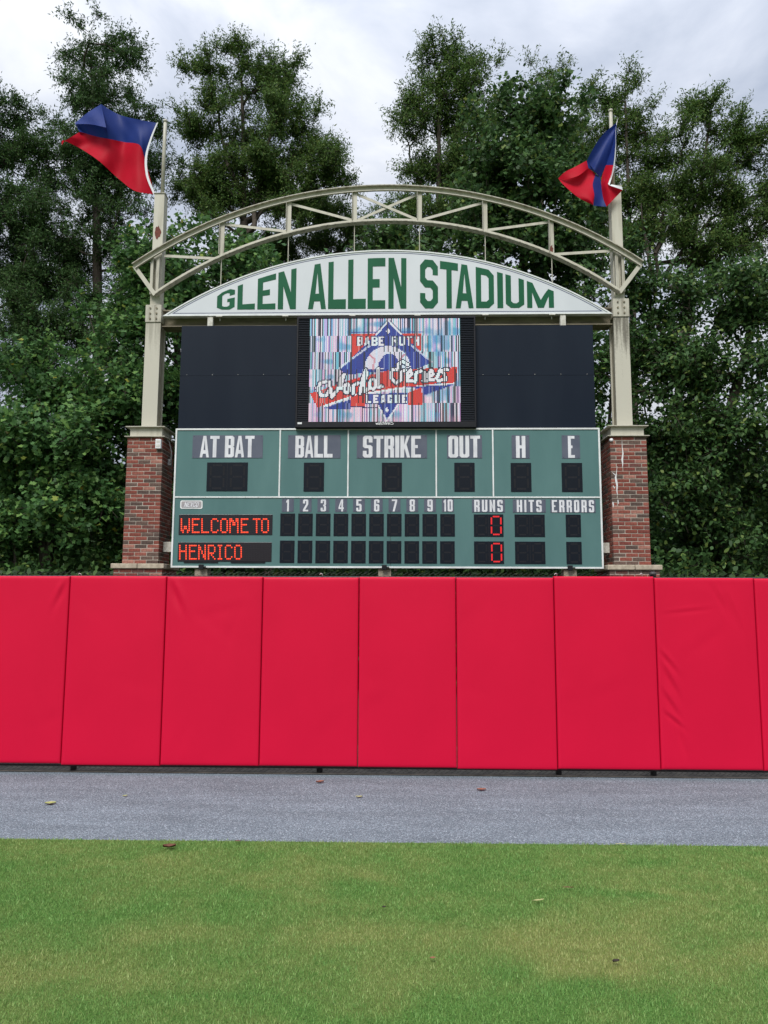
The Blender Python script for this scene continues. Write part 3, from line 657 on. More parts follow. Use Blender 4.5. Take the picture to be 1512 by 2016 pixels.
def chord(c_, x0, x1, name, top):
    mb = MB(); n = 48; xs_ = np.linspace(x0, x1, n+1)
    for i in range(n):
        a, b_ = xs_[i], xs_[i+1]; za_, zb_ = arc(c_, a), arc(c_, b_)
        def slab(y0, y1, o0, o1, mi):
            # offsets along the local normal
            na = np.array([a-c_[0], za_-c_[1]])/c_[2]; nb = np.array([b_-c_[0], zb_-c_[1]])/c_[2]
            pa0, pa1 = (a+na[0]*o0, za_+na[1]*o0), (a+na[0]*o1, za_+na[1]*o1); pb0, pb1 = (b_+nb[0]*o0, zb_+nb[1]*o0), (b_+nb[0]*o1, zb_+nb[1]*o1)
            v_ = [(pa0[0],y0,pa0[1]),(pb0[0],y0,pb0[1]),(pb1[0],y0,pb1[1]),(pa1[0],y0,pa1[1]),(pa0[0],y1,pa0[1]),(pb0[0],y1,pb0[1]),(pb1[0],y1,pb1[1]),(pa1[0],y1,pa1[1])]
            f_ = [(0,1,2,3),(7,6,5,4),(0,4,5,1),(2,6,7,3)]
            if i == 0: f_.append((3,7,4,0))
            if i == n-1: f_.append((1,5,6,2))
            mb.add(v_, f_, mi)
        if top:
            slab(YT-.055, YT+.075, .0, .016, 1); slab(YT, YT+.014, -.085, 0, 0); slab(YT-.03, YT, -.085, -.073, 0)
        else:
            slab(YT, YT+.014, .0, .052, 0); slab(YT-.045, YT+.085, -.014, .0, 1)
    return mb.build(name, ['steel', 'steel_dirty'], truss)
chord(tc_, tp[0][0], tp[-1][0], 'top_chord', True)
chord(bc_, bp_[0][0], bp_[-1][0], 'bottom_chord', False)
def member(name, a, b_, wid, y0, y1, m_='steel', flange=True):
    mb = MB(); mb.bar(a, b_, wid, y0, y1)
    if flange:
        a_, q_ = np.array(a), np.array(b_); d = (q_-a_)/np.linalg.norm(q_-a_); n_ = np.array([-d[1], d[0]])
        mb.bar(tuple(a_+n_*(wid/2-.005)), tuple(q_+n_*(wid/2-.005)), .0095, y1+.001, y1+.055)
    return mb.build(name, m_, truss)
vx = [U(p, 470, YT)[0] for p in (436.5, 567.5, 697.5, 826, 955.5, 1086)]
for i, x in enumerate(vx):
    o = member('vertical', (x, arc(bc_, x)+.03), (x, arc(tc_, x)-.03), .088, YT+.016, YT+.028, 'steel_dirty' if i in (0, 5) else 'steel')
    mb = MB(); mb.box(x-.047, x-.040, YT-.03, YT+.015, arc(bc_, x)+.054, arc(tc_, x)-.088); mb.build('stiffener', 'steel_dirty', o)
    if i == 5:
        zz = arc(bc_, x); mb = MB(); mb.poly([[(x-.03, zz+.06), (x+.02, zz+.055), (x+.028, zz+.13), (x+.01, zz+.16), (x+.018, zz+.2), (x-.02, zz+.17), (x-.034, zz+.12)]], YT+.0145, .002); mb.build('rust_patch', 'rust', o)
def dia(i, j, up_first):      # vx index i top -> j bottom
    a = (vx[i]+(.03 if j > i else -.03), arc(tc_, vx[i])-.10); b_ = (vx[j]+(-.03 if j > i else .03), arc(bc_, vx[j])+.06)
    return a, b_
for k, (i, j) in enumerate([(0,1),(1,2),(2,3),(3,2),(4,3),(5,4)]):
    a, b_ = dia(i, j, 0); dy_ = .0 if k != 3 else .014
    member('diagonal', a, b_, .048, YT+.030+dy_, YT+.040+dy_, 'steel', flange=False)
# near-horizontal end struts and the kinked ends
a, b_ = U(322, 502, YT)[[0, 2]], U(432, 508, YT)[[0, 2]]; member('end_strut', tuple(a), tuple(b_), .050, YT+.030, YT+.042, flange=False)
a, b_ = U(1093, 499, YT)[[0, 2]], U(1208, 492, YT)[[0, 2]]; member('end_strut', tuple(a), tuple(b_), .050, YT+.030, YT+.042, flange=False)
member('end_post', (tp[0][0]+.02, tp[0][1]-.03), (bp_[0][0]+.0, bp_[0][1]-.0), .075, YT+.002, YT+.014)
member('end_post', (bp_[-1][0], bp_[-1][1]), (tp[-1][0]-.02, tp[-1][1]-.03), .075, YT+.002, YT+.014)
for s_ in (xL, xR):
    for dx_ in (-.055, .055):
        mb = MB(); mb.box(s_+dx_-.026, s_+dx_+.026, YT+.032, ycol-.10, arc(bc_, s_)+.02 if False else min(arc(bc_, s_), arc(tc_, s_))+.05, arc(tc_, s_)-.10)
        mb.build('column_clamp', 'steel_dirty', truss, bevel=.003)

# ================================================================== STADIUM SIGN
YS = YT+.03
sp = [U(*p, YS)[[0, 2]] for p in [(340,614),(436,556),(507,534),(565.5,515),(695,497.5),(760,495.5),(825,496.7),(956,513),(1087,552),(1180,605)]]
sc_ = circ_fit(sp); sarc = lambda x: arc(sc_, x)
zs = (U(330, 622.5, YS)[2]+U(1195, 618, YS)[2])/2
hx = math.sqrt(sc_[2]**2-(zs-sc_[1])**2); sx0, sx1 = sc_[0]-hx, sc_[0]+hx
def arc_loop(off, zb_, n=72):
    r_ = sc_[2]-off; h_ = math.sqrt(max(r_**2-(zb_-sc_[1])**2, 0)); xs_ = np.linspace(sc_[0]+h_, sc_[0]-h_, n)
    return [(x, sc_[1]+math.sqrt(max(r_**2-(x-sc_[0])**2, 0))) for x in xs_]
sign = empty('stadium_sign', (sc_[0], YS, zs)); tag(sign, 'white arched sign reading GLEN ALLEN STADIUM in green letters', 'sign')
mb = MB(); mb.poly([arc_loop(.02, zs+.02)], YS, .10); mb.build('sign_face', 'sign', sign)
# white trim around the face
mb = MB(); o_, i_ = arc_loop(0, zs), arc_loop(.022, zs+.022); mb.poly([o_, i_], YS-.012, .118); mb.build('edge_trim', 'white_trim', sign)
mb = MB(); o_, i_ = arc_loop(.052, zs+.050), arc_loop(.062, zs+.060); mb.poly([o_, i_], YS-.0025, .002); mb.build('border_line', 'sign_navy', sign)
for px in (432, 562, 694, 822, 955.5, 1087):
    c_ = U(px, 622, YS); mb = MB(); mb.box(c_[0]-.055, c_[0]+.055, YS-.02, YS+.03, zs-.018, zs-.002); mb.build('clip', 'bracket', sign)
    mb = MB(); mb.tube([(c_[0], YS+.05, zs-.075), (c_[0], YS+.05, zs-.004)], .008, 6); mb.build('clip_pin', 'bracket', sign)
zl = (U(440, 610.5, YS)[2]+U(1070, 605, YS)[2])/2
for ch, a, b_ in [('G',428,462.6),('L',468,502.4),('E',507.3,542.8),('N',547.5,583),('A',607,642),('L',646.2,681.1),('L',685.2,720.2),('E',723.7,758.5),('N',764.6,800),
                  ('S',827,862.2),('T',866.5,901.8),('A',897,932),('D',937,972.4),('I',979,990.3),('U',995.5,1031.7),('M',1037.5,1090)]:
    x0, x1 = U(a, 575, YS)[0], U(b_, 575, YS)[0]
    sxx = .29 if ch != 'M' else .19
    lp = glyph(ch, sx=sxx, sy=.165 if ch in 'ETLD' else .15, cx=.28, cy=.125)
    res = []
    for l in lp:
        l2 = []
        for i in range(len(l)):      # refine so the outline follows the arch
            p, q_ = l[i], l[(i+1) % len(l)]
            for t in (0, .5): l2.append((p[0]+(q_[0]-p[0])*t, p[1]+(q_[1]-p[1])*t))
        o2 = []
        for u_, v_ in l2:
            x = x0+u_*(x1-x0); ht = sarc(x)-.150-.0035*abs(x-sc_[0])*(-1)*0-zl
            o2.append((x, zl+v_*ht))
        res.append(o2)
    mb = MB(); mb.poly(res, YS-.005, .0045); mb.build('letter', 'sign_green', sign)
# hanger rods from the truss
for i, x in enumerate(vx):
    mb = MB(); mb.tube([(x, YT+.03, sarc(x)-.012), (x, YT+.03, arc(bc_, x)-.01)], .0085, 8); o = mb.build('hanger_rod', 'pole', truss)
# cross beam behind the sign
mb = MB(); yb0 = ycol-.12; zbm = Z(641, yb0)
mb.box(xL+.15, xR-.15, yb0, yb0+.30, zbm, zbm+.018); mb.box(xL+.15, xR-.15, yb0+.14, yb0+.16, zbm+.018, zbm+.30); mb.box(xL+.15, xR-.15, yb0, yb0+.30, zbm+.30, zbm+.318)
tag(mb.build('cross_beam', 'steel_grimy', None, origin=((xL+xR)/2, yb0, zbm)), 'grimy brown steel cross beam running under the arched sign between the columns', 'beam')

# ================================================================== BLACK PANELS AND SUPPORT POSTS
def panel(pxl, pxr, pt, pb, label):
    yp = YB+.035
    x0, x1 = (U(pxl[0], pt, yp)[0]+U(pxl[1], pb, yp)[0])/2, (U(pxr[0], pt, yp)[0]+U(pxr[1], pb, yp)[0])/2
    z1, z0 = U((pxl[0]+pxr[0])/2, pt, yp)[2], ZBT+.004
    root = empty('blank_panel', ((x0+x1)/2, yp, z0)); tag(root, label, 'panel', 'blank black panels beside the video screen')
    zm = z0+(z1-z0)*.51
    for a, b_ in ((z0, zm-.0015), (zm+.0015, z1)):
        mb = MB(); n = 10; mb.box(x0, x1, yp, yp+.03, a, b_); mb.build('sheet', 'navy', root, bevel=.002)
    for k in range(5):
        mb = MB(); x = x0+(x1-x0)*(.06+.22*k); mb.disc((x, yp-.001, zm+.02), .006, 6, 0, .003); mb.build('rivet', 'bracket', root)
    mb = MB(); mb.box(x0+.05, x1-.05, yp+.03, yp+.09, z0+.03, z1-.03); mb.build('rear_frame', 'black', root)
    return root
bTL, bBL, bTR, bBR = U(346.9,843.1,YB), U(335.6,1116.6,YB), U(1180,843.3,YB), U(1188.9,1120.8,YB)
BX0, BX1 = (bTL[0]+bBL[0])/2, (bTR[0]+bBR[0])/2; ZBT, ZBB = (bTL[2]+bTR[2])/2, (bBL[2]+bBR[2])/2
ZST = Z(641, YB+.04)
panel((358, 350.5), (583, 583), 641, 842, 'blank black panel above the AT BAT caption')
panel((937, 937), (1167.5, 1172), 640.5, 842, 'blank black panel above the H and E captions')
for px, nm in (((417, 403.5), 'under the AT BAT side'), ((759, 758.5), 'under the middle'), ((1104, 1118), 'under the ERRORS side')):
    yp = YB+.26; x = (U(px[0], 635, yp)[0]+U(px[1], 1125, yp)[0])/2
    mb = MB(); mb.box(x-.055, x+.055, yp, yp+.11, -.05, zbm-.003)
    po = mb.build('support_post', 'wood', None, bevel=.004, origin=(x, yp, 0)); tag(po, 'pale upright support post %s of the scoreboard' % nm, 'post', 'posts carrying the scoreboard')
    mb = MB(); mb.box(x-.11, x+.11, YB+.035, yp-.001, 1.6, ZBB-.012); mb.build('face_board', 'wood', po, bevel=.004)
    if px[0] != 759:
        mb = MB(); mb.box(x-.048, x+.048, YB+.10, YB+.19, ZST-.05, zs-.03); mb.build('top_stub', 'bracket', po, bevel=.003)
zrb = (U(330, 1068, YB+.26)[2]+U(1196, 1068, YB+.26)[2])/2; zrb0 = (U(330, 1088, YB+.26)[2]+U(1196, 1088, YB+.26)[2])/2
mb = MB(); mb.box(xL+.318, xR-.318, YB+.225, YB+.258, zrb0, zrb)
tag(mb.build('rear_beam', 'bracket', None, bevel=.006, origin=(0, YB+.24, zrb0)), 'pale horizontal beam joining the brick pillars behind the scoreboard', 'beam')

# ================================================================== SCOREBOARD
sb = empty('scoreboard', ((BX0+BX1)/2, YB+.1, ZBB))
tag(sb, 'green baseball scoreboard with white frame, inning digits and red message displays', 'scoreboard')
mb = MB(); mb.box(BX0+.02, BX1-.02, YB+.02, YB+.20, ZBB+.02, ZBT-.01); mb.build('cabinet', 'steel_grimy', sb)
tw = .030
def bxp(px, py): return U(px, py, YB)[0]
def bzp(py, px=760): return U(px, py, YB)[2]
vs_ = [(bxp(551.8,845)+bxp(549.8,977))/2, (bxp(685.6,845)+bxp(685,977))/2, (bxp(858.6,845)+bxp(859,977))/2, (bxp(969.7,845)+bxp(971.5,977))/2]
zmid = (U(341.9,977.8,YB)[2]+U(1184,980.3,YB)[2])/2
ed = [BX0+tw]+vs_+[BX1-tw]
for i in range(5):
    a = ed[i]+(tw/2-.001 if i else -.001); b_ = ed[i+1]-(tw/2-.001 if i < 4 else -.001)
    mb = MB(); mb.box(a, b_, YB, YB+.019, zmid+tw/2-.002, ZBT-tw+.002); mb.build('panel', 'green', sb)
xsm = (bxp(769, 985)+bxp(768, 1110))/2
for a, b_ in ((BX0+tw-.001, xsm-.0035), (xsm+.0035, BX1-tw+.001)):
    mb = MB(); mb.box(a, b_, YB, YB+.019, ZBB+tw-.002, zmid-tw/2+.002); mb.build('panel', 'green', sb)
def trim(x0, x1, z0, z1, d=.014):
    mb = MB(); mb.box(x0, x1, YB-d, YB+.0185, z0, z1); mb.build('trim', 'white_trim', sb, bevel=.003)
trim(BX0, BX1, ZBT-tw, ZBT); trim(BX0, BX1, ZBB, ZBB+tw)
trim(BX0, BX0+tw, ZBB+tw, ZBT-tw, .0135); trim(BX1-tw, BX1, ZBB+tw, ZBT-tw, .0135)
trim(BX0+tw, BX1-tw, zmid-tw*.42, zmid+tw*.42, .012)
for x in vs_: trim(x-tw*.42, x+tw*.42, zmid+tw*.42, ZBT-tw, .011)
# rivets along the middle trim and seams
mb = MB()
for k in range(32):
    x = BX0+.1+k*(BX1-BX0-.2)/31; mb.disc((x, YB-.0125, zmid-.004), .005, 5, 0, .003)
for k in range(9): mb.disc((xsm+.022, YB-.0005, ZBB+.09+k*.115), .006, 5, 0, .003)
for x in vs_:
    for k in range(6): mb.disc((x-.035 if x == vs_[3] else x+.03, YB-.0005, zmid+.08+k*.21), .005, 5, 0, .003)
mb.build('rivets', 'steel_grimy', sb)['kind'] = 'stuff'

def caption(px0, px1, py0, py1, txt, l0, l1, lt, lb, **kw):
    x0, x1 = bxp(px0, py0), bxp(px1, py0); pm = (px0+px1)/2; z1, z0 = bzp(py0, pm), bzp(py1, pm)
    mb = MB(); mb.box(x0, x1, YB-.006, YB-.001, z0, z1); p = mb.build('caption_plate', 'plate', sb); p['label'] = 'slate caption plate reading '+txt
    mb = MB()
    for lp in text_loops(txt, bxp(l0, lt), bxp(l1, lt), bzp(lb, pm), bzp(lt, pm), **kw): mb.poly(lp, YB-.009, .0025)
    for cxx in (x0+.025, x1-.025):
        for cz in (z0+.02, z1-.02): mb.disc((cxx, YB-.0065, cz), .006, 5, 1, .003)
    mb.build('lettering', ['letter', 'black'], p)
KW = dict(sx=.39, sy=.14, cx=.2, cy=.07)
caption(380, 518, 857, 902, 'AT BAT', 394.7, 501.5, 858.3, 900.6, gap=.10, space=.42, **KW)
caption(567.6, 670.7, 856.6, 902.4, 'BALL', 582, 655.2, 858, 901, gap=.10, **KW)
caption(702.7, 840.7, 856.6, 902.4, 'STRIKE', 714.6, 828.5, 858, 901, gap=.12, **KW)
caption(880, 948.6, 856.6, 902.4, 'OUT', 882.7, 945, 858, 901, gap=.12, **KW)
caption(1007, 1042, 857, 902.8, 'H', 1015.3, 1033.9, 858.5, 901.5, **KW)
caption(1105.6, 1141, 857, 902.8, 'E', 1117.5, 1130.6, 858.5, 901.5, sx=.45, sy=.125, cx=.2, cy=.07)
for k in range(10):
    cx_ = 567+34.95*k
    t = str(k+1); hw_ = 5.2 if t != '10' else 9.5
    if t == '1': hw_ = 4.5
    caption(cx_-11.6, cx_+11.6, 982, 1007.8, t, cx_-hw_, cx_+hw_, 983.4, 1007, gap=.12, **KW)
caption(929, 993.6, 983, 1008.8, 'RUNS', 933.4, 989.6, 984.2, 1007.8, gap=.42, **KW)
caption(1009.3, 1074, 983.2, 1009, 'HITS', 1017, 1066, 984.4, 1008.2, gap=.42, narrow=.36, **KW)
caption(1083, 1172, 983.4, 1009.2, 'ERRORS', 1086, 1169, 984.6, 1008.6, gap=.42, **KW)

SEG = {'a': ((.15, 1), (.85, 1)), 'g': ((.15, .5), (.85, .5)), 'd': ((.15, 0), (.85, 0)), 'f': ((0, .56), (0, .95)), 'b': ((1, .56), (1, .95)), 'e': ((0, .05), (0, .44)), 'c': ((1, .05), (1, .44))}
def display(px0, px1, py0, py1, n=1, lit=None, big=False):
    pm = (px0+px1)/2; x0, x1 = bxp(px0, (py0+py1)/2), bxp(px1, (py0+py1)/2); z1, z0 = bzp(py0, pm), bzp(py1, pm)
    mb = MB(); mb.box(x0, x1, YB-.008, YB-.001, z0, z1); d = mb.build('digit_display', 'digit', sb, bevel=.002)
    wd = (x1-x0)/n; mb = MB(); hot = False
    for j in range(n):
        ax0, ax1 = x0+wd*j+wd*.19, x0+wd*(j+1)-wd*.17; az0, az1 = z0+(z1-z0)*.10, z1-(z1-z0)*.10
        for s_, (p, q_) in SEG.items():
            on = lit is not None and j == lit and s_ != 'g'
            for k in range(7 if s_ in 'agd' else 8):
                t = (k+.5)/(7 if s_ in 'agd' else 8)
                cx_ = ax0+(p[0]+(q_[0]-p[0])*t)*(ax1-ax0); cz = az0+(p[1]+(q_[1]-p[1])*t)*(az1-az0)
                hl, vl = (.0045, .0115) if s_ in 'agd' else (.0115, .0045)
                if big: hl, vl = hl*1.3, vl*1.3
                if on: hl, vl = hl*1.05, vl*1.05
                mb.add([(cx_-hl, YB-.0085, cz-vl), (cx_+hl, YB-.0085, cz-vl), (cx_+hl, YB-.0105, cz+vl), (cx_-hl, YB-.0105, cz+vl)], [(0,1,2,3)], 1 if on else 0)
        if j: mb.box(x0+wd*j-.002, x0+wd*j+.002, YB-.0095, YB-.0082, z0+.01, z1-.01)
    mb.build('segment_lamps', ['dot', 'dot_red'], d)['kind'] = 'stuff'
display(407.2, 487.6, 910.5, 967, 2, big=True); display(598, 637.9, 910.8, 967.7, big=True); display(751.7, 791.2, 911, 968, big=True)
display(894.4, 934.5, 911, 968, big=True); display(1005.6, 1046, 911.4, 968.3, big=True); display(1105.8, 1146.5, 911.4, 968.5, big=True)
for k in range(10):
    display(551.9+34.98*k, 580.6+34.98*k, 1011+.12*k, 1055+.12*k); display(550.9+35.05*k, 579.7+35.05*k, 1064.2+.15*k, 1108.2+.15*k)
display(932.9, 991, 1012.7, 1056.6, 2, 1); display(933.4, 992, 1065.9, 1110, 2, 1); display(1013.2, 1072.5, 1013, 1057, 2); display(1014, 1073.5, 1066.3, 1110.3, 2)
display(1113.9, 1143.6, 1013.2, 1057.2); display(1115, 1145.3, 1066.7, 1110.8)

BIT = {'W': ["1....1","1....1","1....1","1....1","1.11.1","1.11.1","11..11",".1..1."], 'E': ["11111","1....","1....","1111.","1....","1....","1....","11111"],
       'L': ["1....","1....","1....","1....","1....","1....","1....","11111"], 'C': [".111.","1...1","1....","1....","1....","1....","1...1",".111."],
       'O': [".111.","1...1","1...1","1...1","1...1","1...1","1...1",".111."], 'M': ["11..11","111.11","1.11.1","1.11.1","1....1","1....1","1....1","1....1"],
       'T': ["11111","..1..","..1..","..1..","..1..","..1..","..1..","..1.."], 'H': ["1...1","1...1","1...1","11111","1...1","1...1","1...1","1...1"],
       'N': ["1...1","11..1","11..1","1.1.1","1.1.1","1..11","1..11","1...1"], 'R': ["1111.","1...1","1...1","1...1","1111.","1.1..","1..1.","1...1"],
       'I': ["111",".1.",".1.",".1.",".1.",".1.",".1.","111"]}
def message(px0, px1, py0, py1, chars, zy0, zy1, lab):
    pm = (px0+px1)/2; x0, x1 = bxp(px0, (py0+py1)/2), bxp(px1, (py0+py1)/2); z1, z0 = bzp(py0, pm), bzp(py1, pm)
    mb = MB(); mb.box(x0, x1, YB-.010, YB-.001, z0, z1); d = mb.build('message_display', 'msg', sb, bevel=.002); d['label'] = lab
    mb = MB(); un = MB(); used = set(); col = 23.2/7.56
    for ch, zx in chars:
        px = 345+zx/7.56
        for r_ in range(8):
            py = 980+(zy0+(zy1-zy0)*r_/7)/7.56
            for c_ in range(len(BIT[ch][0])):
                c3 = U(px+c_*col, py, YB-.0105)
                if BIT[ch][r_][c_] == '1':
                    mb.disc((c3[0], YB-.0105, c3[2]), .0148, 8, 0, .004); mb.disc((c3[0]+.003, YB-.0150, c3[2]+.002), .0072, 6, 1, .002)
    nxd = int((x1-x0)/.028)
    for k in range(nxd):
        for r_ in range(8):
            py = 980+(zy0+(zy1-zy0)*r_/7)/7.56; zz = U(pm, py, YB)[2]
            un.disc((x0+.02+k*.0275, YB-.0102, zz+.0035*(k % 2)), .008, 6, 0, .0015)
    un.build('unlit_lamps', 'black', d)['kind'] = 'stuff'; mb.build('lit_lamps', ['dot_glow', 'dot_hot'], d)['kind'] = 'stuff'
message(352.3, 536.4, 1013, 1052.8, [('W',92),('E',258),('L',398),('C',540),('O',680),('M',815),('E',985),('T',1165),('O',1290)], 318, 514, 'message display lit with WELCOME TO in red lamps')
message(350.3, 534.8, 1067.6, 1105.4, [('H',68),('E',215),('N',352),('R',495),('I',642),('C',748),('O',888)], 712, 910, 'message display lit with HENRICO in red lamps')
# maker's badge
x0, x1 = bxp(355, 993), bxp(399, 993); z1, z0 = bzp(985.3, 377), bzp(1001.8, 377)
def rrect(x0, x1, z0, z1, r_, n=5):
    P = []
    for cx_, cz, t0 in ((x1-r_, z0+r_, -90), (x1-r_, z1-r_, 0), (x0+r_, z1-r_, 90), (x0+r_, z0+r_, 180)):
        for k in range(n): t = R(t0+90*k/(n-1)); P.append((cx_+r_*math.cos(t), cz+r_*math.sin(t)))
    return P
mb = MB(); mb.poly([rrect(x0, x1, z0, z1, .03)], YB-.006, .005); bd = mb.build('maker_badge', 'white_trim', sb)
mb = MB(); mb.poly([rrect(x0+.022, x1-.022, z0+.018, z1-.018, .018)], YB-.008, .0018); mb.build('badge_field', 'badge', bd)
mb = MB()
for lp in text_loops('NEVCO', x0+.06, x1-.085, z0+.035, z1-.034, gap=.14, sx=.26, sy=.2, cx=.18, cy=.16):
    mb.poly([[(p[0]+.25*(p[1]-z0), p[1]) for p in l] for l in lp], YB-.0105, .002)
mb.box(x0+.055, x1-.09, YB-.0105, YB-.0085, z0+.024, z0+.030)
mb.build('badge_lettering', 'letter', bd)
# black clamps on the lower edge and the dark trays below the message display
for px in (396.5, 756.6, 1122):
    c_ = U(px, 1113, YB-.02); mb = MB(); mb.box(c_[0]-.042, c_[0]+.042, YB-.055, YB-.016, ZBB-.03, ZBB+.055)
    cl = mb.build('clamp', 'black', sb, bevel=.006); mb = MB(); mb.tube([(c_[0]+.042, YB-.04, ZBB+.014), (c_[0]+.085, YB-.04, ZBB+.014)], .012, 8); mb.build('clamp_knob', 'black', cl)
for a, b_ in ((362, 429.5), (454.5, 522)):
    mb = MB(); mb.box(bxp(a, 1107), bxp(b_, 1107), YB-.012, YB-.0005, bzp(1108.3, 440), bzp(1105.7, 440)); mb.build('tray', 'black', sb)
# conduit and coiled cable between pillar and board
mb = MB(); c0 = U(339, 912, YB+.2)
pts = [(c0[0]-.05+.03*math.cos(t*1.0), YB+.22+.04*math.sin(t), c0[2]-.05+.012*t/6.28*2) for t in np.linspace(0, 5*6.28, 60)]
mb.tube(pts, .009, 6); pts = [(c0[0]-.03, YB+.22, c0[2]+.06), (c0[0]-.02, YB+.2, c0[2]+.2), (c0[0]-.06, YB+.18, c0[2]+.38), (c0[0]-.1, YB+.15, c0[2]+.42)]; mb.tube(pts, .009, 6)
tag(mb.build('coiled_cable', 'cable', None, origin=(c0[0], YB+.22, c0[2])), 'grey cable coiled between brick pillar and scoreboard edge', 'cable')

# ================================================================== VIDEO SCREEN
YV = YB-.10
vx0, vx1 = (U(583, 640, YV)[0]+U(583, 838, YV)[0])/2, (U(936, 640, YV)[0]+U(938, 838, YV)[0])/2
vz1, vz0 = U(760, 622.5, YV)[2], U(760, 842.5, YV)[2]
scr = empty('video_screen', ((vx0+vx1)/2, YV+.1, vz0)); tag(scr, 'black framed video screen glitching over a red and blue baseball emblem', 'video screen')
mb = MB(); mb.box(vx0, vx1, YV+.02, YV+.24, vz0, vz1); mb.build('housing', 'black', scr, bevel=.004)
lx0, lx1 = (U(609.3, 640, YV)[0]+U(608.3, 828, YV)[0])/2, (U(905.5, 640, YV)[0]+U(907, 828, YV)[0])/2
lz1, lz0 = U(757, 627, YV)[2], U(757, 830, YV)[2]
for a, b_, c1, c2 in ((vx0, vx1, lz1+.004, vz1), (vx0, vx1, vz0+.012, lz0-.004), (vx0, vx0+.03, lz0-.004, lz1+.004), (vx1-.03, vx1, lz0-.004, lz1+.004)):
    mb = MB(); mb.box(a+.001, b_-.001, YV-.008, YV+.019, c1, c2); mb.build('bezel', 'black', scr, bevel=.003)
for a, b_ in ((vx0+.03, lx0-.004), (lx1+.004, vx1-.03)):
    mb = MB(); n = 58
    for k in range(n):
        z = lz0+(lz1-lz0)*(k+.5)/n; h_ = (lz1-lz0)/n*.32
        mb.add([(a, YV+.012, z+h_), (b_, YV+.012, z+h_), (b_, YV-.001, z-h_), (a, YV-.001, z-h_), (a, YV+.012, z-h_*1.2), (b_, YV+.012, z-h_*1.2)], [(3,2,1,0), (4,5,2,3)])
    mb.build('louvre_grille', 'digit', scr)['kind'] = 'stuff'
# LED picture: one small emitting cell per lamp
NX, NY = 148, 101
r = np.random.default_rng(12)
zx = 50+1395*(np.arange(NX)+.5)/NX; zy = 38+957*(np.arange(NY)+.5)/NY
GX, GY = np.meshgrid(zx, zy)
img = np.zeros((NY, NX, 3))
pal = np.array([(238,222,240),(150,212,222),(212,178,228),(246,238,246),(120,190,208),(232,200,228),(110,150,200),(150,110,170)])/255.
bands = [0, 17, 33, 50, 67, 83, NY]
for b0, b1 in zip(bands[:-1], bands[1:]):
    ci = r.choice(len(pal), NX, p=[.22,.15,.15,.2,.09,.11,.05,.03]); img[b0:b1] = pal[ci][None]
    dk = r.random(NX) < .15; img[b0:b1, dk] = np.array([40, 36, 70])/255.
blot = vnoise(GX/90., GY/70., 1, 51)
img = img*(1-.5*np.clip((blot-.66)*5, 0, 1)[..., None])+np.array([40, 140, 190])/255.*.5*np.clip((blot-.66)*5, 0, 1)[..., None]
pk = vnoise(GX/110., GY/60., 1, 52)*np.clip((GY-400)/500, 0, 1)
img = img*(1-.45*pk[..., None])+np.array([255, 175, 190])/255.*.45*pk[..., None]
def inpoly(P):
    ins = np.zeros(GX.shape, bool); n = len(P)
    for i in range(n):
        (xa, ya), (xb, yb) = P[i], P[(i+1) % n]
        if ya == yb: continue
        c_ = ((ya > GY) != (yb > GY)) & (GX < (xb-xa)*(GY-ya)/(yb-ya)+xa); ins ^= c_
    return ins
def inline(P, wd, closed=False):
    dmin = np.full(GX.shape, 1e9); n = len(P)
    for i in range(n if closed else n-1):
        a, b_ = np.array(P[i], float), np.array(P[(i+1) % n], float); d = b_-a; L = d@d+1e-9
        t = np.clip(((GX-a[0])*d[0]+(GY-a[1])*d[1])/L, 0, 1); dmin = np.minimum(dmin, np.hypot(GX-a[0]-t*d[0], GY-a[1]-t*d[1]))
    return dmin < wd
def paint(mask, c_, k=1.0): img[mask] = img[mask]*(1-k)+np.array(c_)/255.*k
RED, BLU, DKB, WHT, NAV = (225,52,40), (28,52,150), (16,24,84), (244,244,248), (24,30,90)
paint(inpoly([(440,180),(1085,180),(1085,340),(440,400)]), RED); paint(inline([(440,165),(1100,165)], 7), BLU, .8)
paint(inpoly([(780,55),(900,180),(1190,450),(1050,505),(420,560),(330,520),(660,190)]), BLU)
paint(inline([(780,60),(900,185)], 7), WHT); paint(inline([(780,60),(670,190)], 7), WHT); paint(inline([(795,55),(905,170)], 4), NAV); paint(inline([(765,55),(660,175)], 4), NAV)
paint(inline([(330,500),(470,395),(640,270)], 9), WHT, .8); paint(inline([(980,280),(1190,450)], 9), WHT, .8)
paint(inpoly([(560,510)]+[(775+215*math.cos(t), 510-215*math.sin(t)) for t in np.linspace(math.pi, 0, 24)]+[(990,510)]), (232,228,240))
for P in ([(610,380),(655,420),(640,510)], [(940,370),(905,400),(890,440)]): paint(inline(P, 9), (214,120,140), .8)
paint(inpoly([(790+95*math.cos(t)*(1+.2*math.sin(3*t)), 445+75*math.sin(t)) for t in np.linspace(0, 6.28, 24)]), BLU); paint(inpoly([(770,370),(815,370),(815,440),(770,440)]), BLU)
